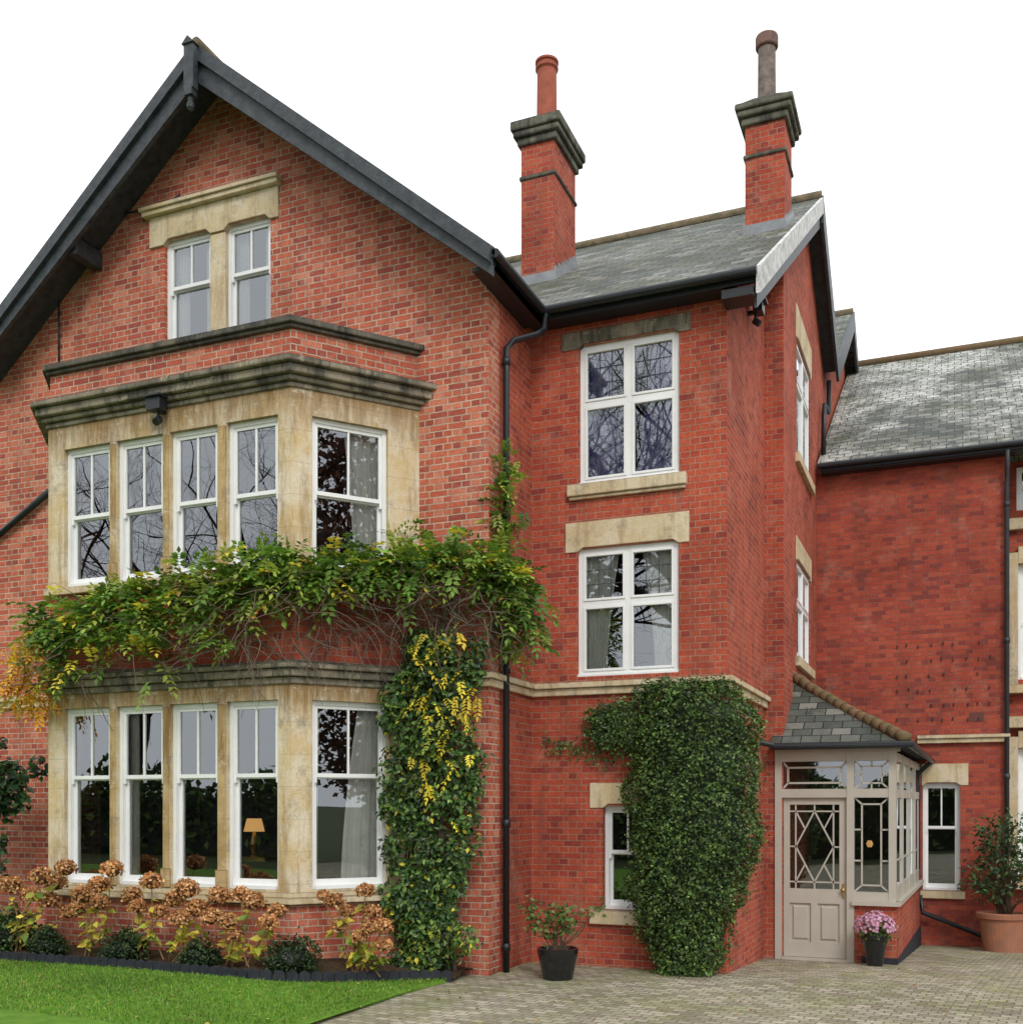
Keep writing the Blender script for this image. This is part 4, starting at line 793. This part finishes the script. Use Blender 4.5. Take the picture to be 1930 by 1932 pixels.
x,y=-4.12,11.3; o,z=pot("potted_geranium","black glazed pot with sparse leafy plant by the wall",x,y,.17,.235,.35,POTBLK,False)
m=MB(); lb=LB()
for k in range(26):
    e=Vector((x+random.gauss(-.03,.17),y+random.gauss(0,.14),z+random.uniform(.5,.86))); m.tube([(x+random.gauss(0,.05),y,z+.3),((x+e.x)/2,y,z+.5),e],[.007,.006,.003],5,cap=False)
    n=12; P=np.array(e)+rng.normal(size=(n,3))*.05; N=unit(rng.normal(size=(n,3))*.5+np.array([0,-.4,.8])); lb.add(P,np.cross(N,rng.normal(size=(n,3))),N,rng.uniform(.05,.085,n),.05,pal(n,[(.10,.17,.04),(.06,.11,.025),(.18,.2,.06),(.3,.12,.05)],[4,4,2,.4]))
m.obj("stems",BARK,o); lb.obj("leaves",LEAF,o)
x,y=xq(1650,14.85),14.85; o,z=pot("potted_chrysanthemum","tall black pot full of pink chrysanthemum flowers beside the porch",x,y,.10,.165,.42,POTBLK,True)
lb=LB(); n=420; v=unit(rng.normal(size=(n,3))); v[:,2]=np.abs(v[:,2]); P0=np.array([x,y,z+.47])+v*np.array([.29,.27,.26])*rng.uniform(.75,1,(n,1))
for k in range(6):
    a=2*math.pi*k/6; T=unit(np.cross(v,np.array([[.3,.2,.9]]))+1e-6); B=np.cross(v,T); D=T*math.cos(a)+B*math.sin(a)+v*.35; lb.add(P0,D,v,.028,.018,pal(n,[(.62,.34,.50),(.70,.48,.60),(.46,.2,.34)],[4,3,2],.1))
lb.obj("flowers",PETAL,o)
lb=LB(); n=500; v=unit(rng.normal(size=(n,3))); P=np.array([x,y,z+.45])+v*np.array([.25,.23,.19])*rng.uniform(.4,1,(n,1)); N=unit(v+.5*rng.normal(size=(n,3))); lb.add(P,np.cross(N,rng.normal(size=(n,3))),N,.05,.03,pal(n,[(.06,.13,.03),(.12,.2,.04)],[1,1])); lb.obj("leaves",LEAF,o)
x,y=xq(1892,19.2),19.2; o,z=pot("potted_camellia","large terracotta pot with a dark leafy camellia shrub",x,y,.30,.385,.64,TERRA,True)
m=MB(); lb=LB()
for k in range(46):
    e=Vector((x+random.gauss(-.02,.33),y+random.gauss(0,.3),z+random.uniform(.95,2.15))); mid=Vector((x+(e.x-x)*.4,y+(e.y-y)*.4,z+.6+(e.z-z-.6)*.5)); m.tube([(x+random.gauss(0,.06),y,z+.55),mid,e],[.014,.01,.005],5,cap=False)
    n=34; P=np.array(e)+rng.normal(size=(n,3))*np.array([.11,.11,.09]); N=unit(rng.normal(size=(n,3))*.6+np.array([0,-.4,.6])); sz=rng.uniform(.07,.11,n); lb.add(P,np.cross(N,rng.normal(size=(n,3))),N,sz,sz*.5,pal(n,[(.02,.05,.015),(.04,.09,.025),(.08,.14,.04)],[4,4,2]))
m.obj("stems",BARK,o); lb.obj("leaves",LEAFG,o)
# ---------------------------------------------------------------- garden trees across the drive (seen in the window reflections)
def tree_mesh(seed):
    r=random.Random(seed); m=MB()
    def grow(p,d,L,R,lv):
        pts=[p]; rr=[R]; k=4
        for i in range(k):
            d=(d+Vector((r.gauss(0,.12),r.gauss(0,.12),r.gauss(.03,.08)))).normalized(); p=p+d*L/k; pts.append(p); rr.append(R*(1-.45*(i+1)/k))
        m.tube(pts,rr,5 if lv<2 else 3,cap=False)
        if lv<5:
            for j in range(4 if lv else 6):
                a=Vector((r.gauss(0,1),r.gauss(0,1),r.gauss(.1,.6))).normalized(); nd=(d*.75+a*.75).normalized(); q=pts[r.choice([2,3,4])]; grow(q,nd,L*r.uniform(.58,.78),rr[-1]*.70,lv+1)
    grow(Vector((0,0,-.2)),Vector((0,0,1)),5.0,.34,0); return m
t0=tree_mesh(3).obj("bare_tree",TREEB,None,recalc=False,label="bare winter tree across the garden",category="tree",group="bare trees across the garden")
t0.location=(-30,-14,0); t0.scale=(1.5,1.5,1.5)
for i,(x,y,s_) in enumerate(((-22,-15,1.6),(-15,-14,1.8),(-9,-14,2.0),(-38,-12,1.7),(-4,-15,1.5),(-18,-22,2.0))):
    c=t0.copy(); sc.collection.objects.link(c); c.location=(x,y,0); c.rotation_euler=(0,0,i*1.3+.5); c.scale=(s_,s_,s_)
def hedge(name,label,x0,x1,y0,y1,h,n,cols):
    lb=LB(); X=rng.uniform(x0,x1,n); Y=rng.uniform(y0,y1,n); hh=h+.4*np.sin(X*.9+Y)+.3*np.sin(X*2.3-Y*1.7); P=np.stack([X,Y,rng.uniform(0,1,n)**.8*hh],1); N=unit(rng.normal(size=(n,3))); lb.add(P,np.cross(N,rng.normal(size=(n,3))),N,.34,.24,pal(n,cols,[3,4,2,1]))
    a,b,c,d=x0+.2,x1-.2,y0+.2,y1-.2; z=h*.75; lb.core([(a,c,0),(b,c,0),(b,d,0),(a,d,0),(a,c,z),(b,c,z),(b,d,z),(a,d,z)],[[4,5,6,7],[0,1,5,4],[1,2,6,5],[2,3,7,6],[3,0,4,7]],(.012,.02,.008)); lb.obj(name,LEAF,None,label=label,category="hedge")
hedge("garden_hedge","dark evergreen boundary hedge across the garden",-45,4,-11.7,-10.4,3.0,16000,SH)
# copper leaved tree beyond the drive
o=empty("copper_tree",(20,3,0),None,label="tall copper red leaved tree beyond the driveway",category="tree")
lb=LB(); cent=[]; 
for k in range(120):
    v=unit(rng.normal(size=(1,3)))[0]*rng.uniform(.4,1)**.5; cent.append((20+v[0]*5.2,3+v[1]*5.2,9.2+v[2]*6.6))
for c in cent:
    n=130; v=unit(rng.normal(size=(n,3)))*rng.uniform(.5,1.2,(n,1)); P=np.array(c)+v; N=unit(rng.normal(size=(n,3))); lb.add(P,np.cross(N,rng.normal(size=(n,3))),N,.30,.22,pal(n,[(.12,.035,.022),(.05,.025,.015),(.18,.06,.03)],[4,4,2])*rng.uniform(.6,1.3))
lb.obj("crown",LEAF,o)
m=MB(); m.tube([(20,3,-.1),(20.1,3,2),(20,3.1,5.5),(20.2,3,11)],[.42,.34,.25,.1],10)
for k in range(11):
    a=k*.7; m.tube([(20,3,2.8+k*.55),(20+1.8*math.cos(a),3+1.8*math.sin(a),4.4+k*.6),(20+3.8*math.cos(a),3+3.8*math.sin(a),6.2+k*.6)],[.14,.09,.03],6)
m.obj("trunk",TREEB,o)
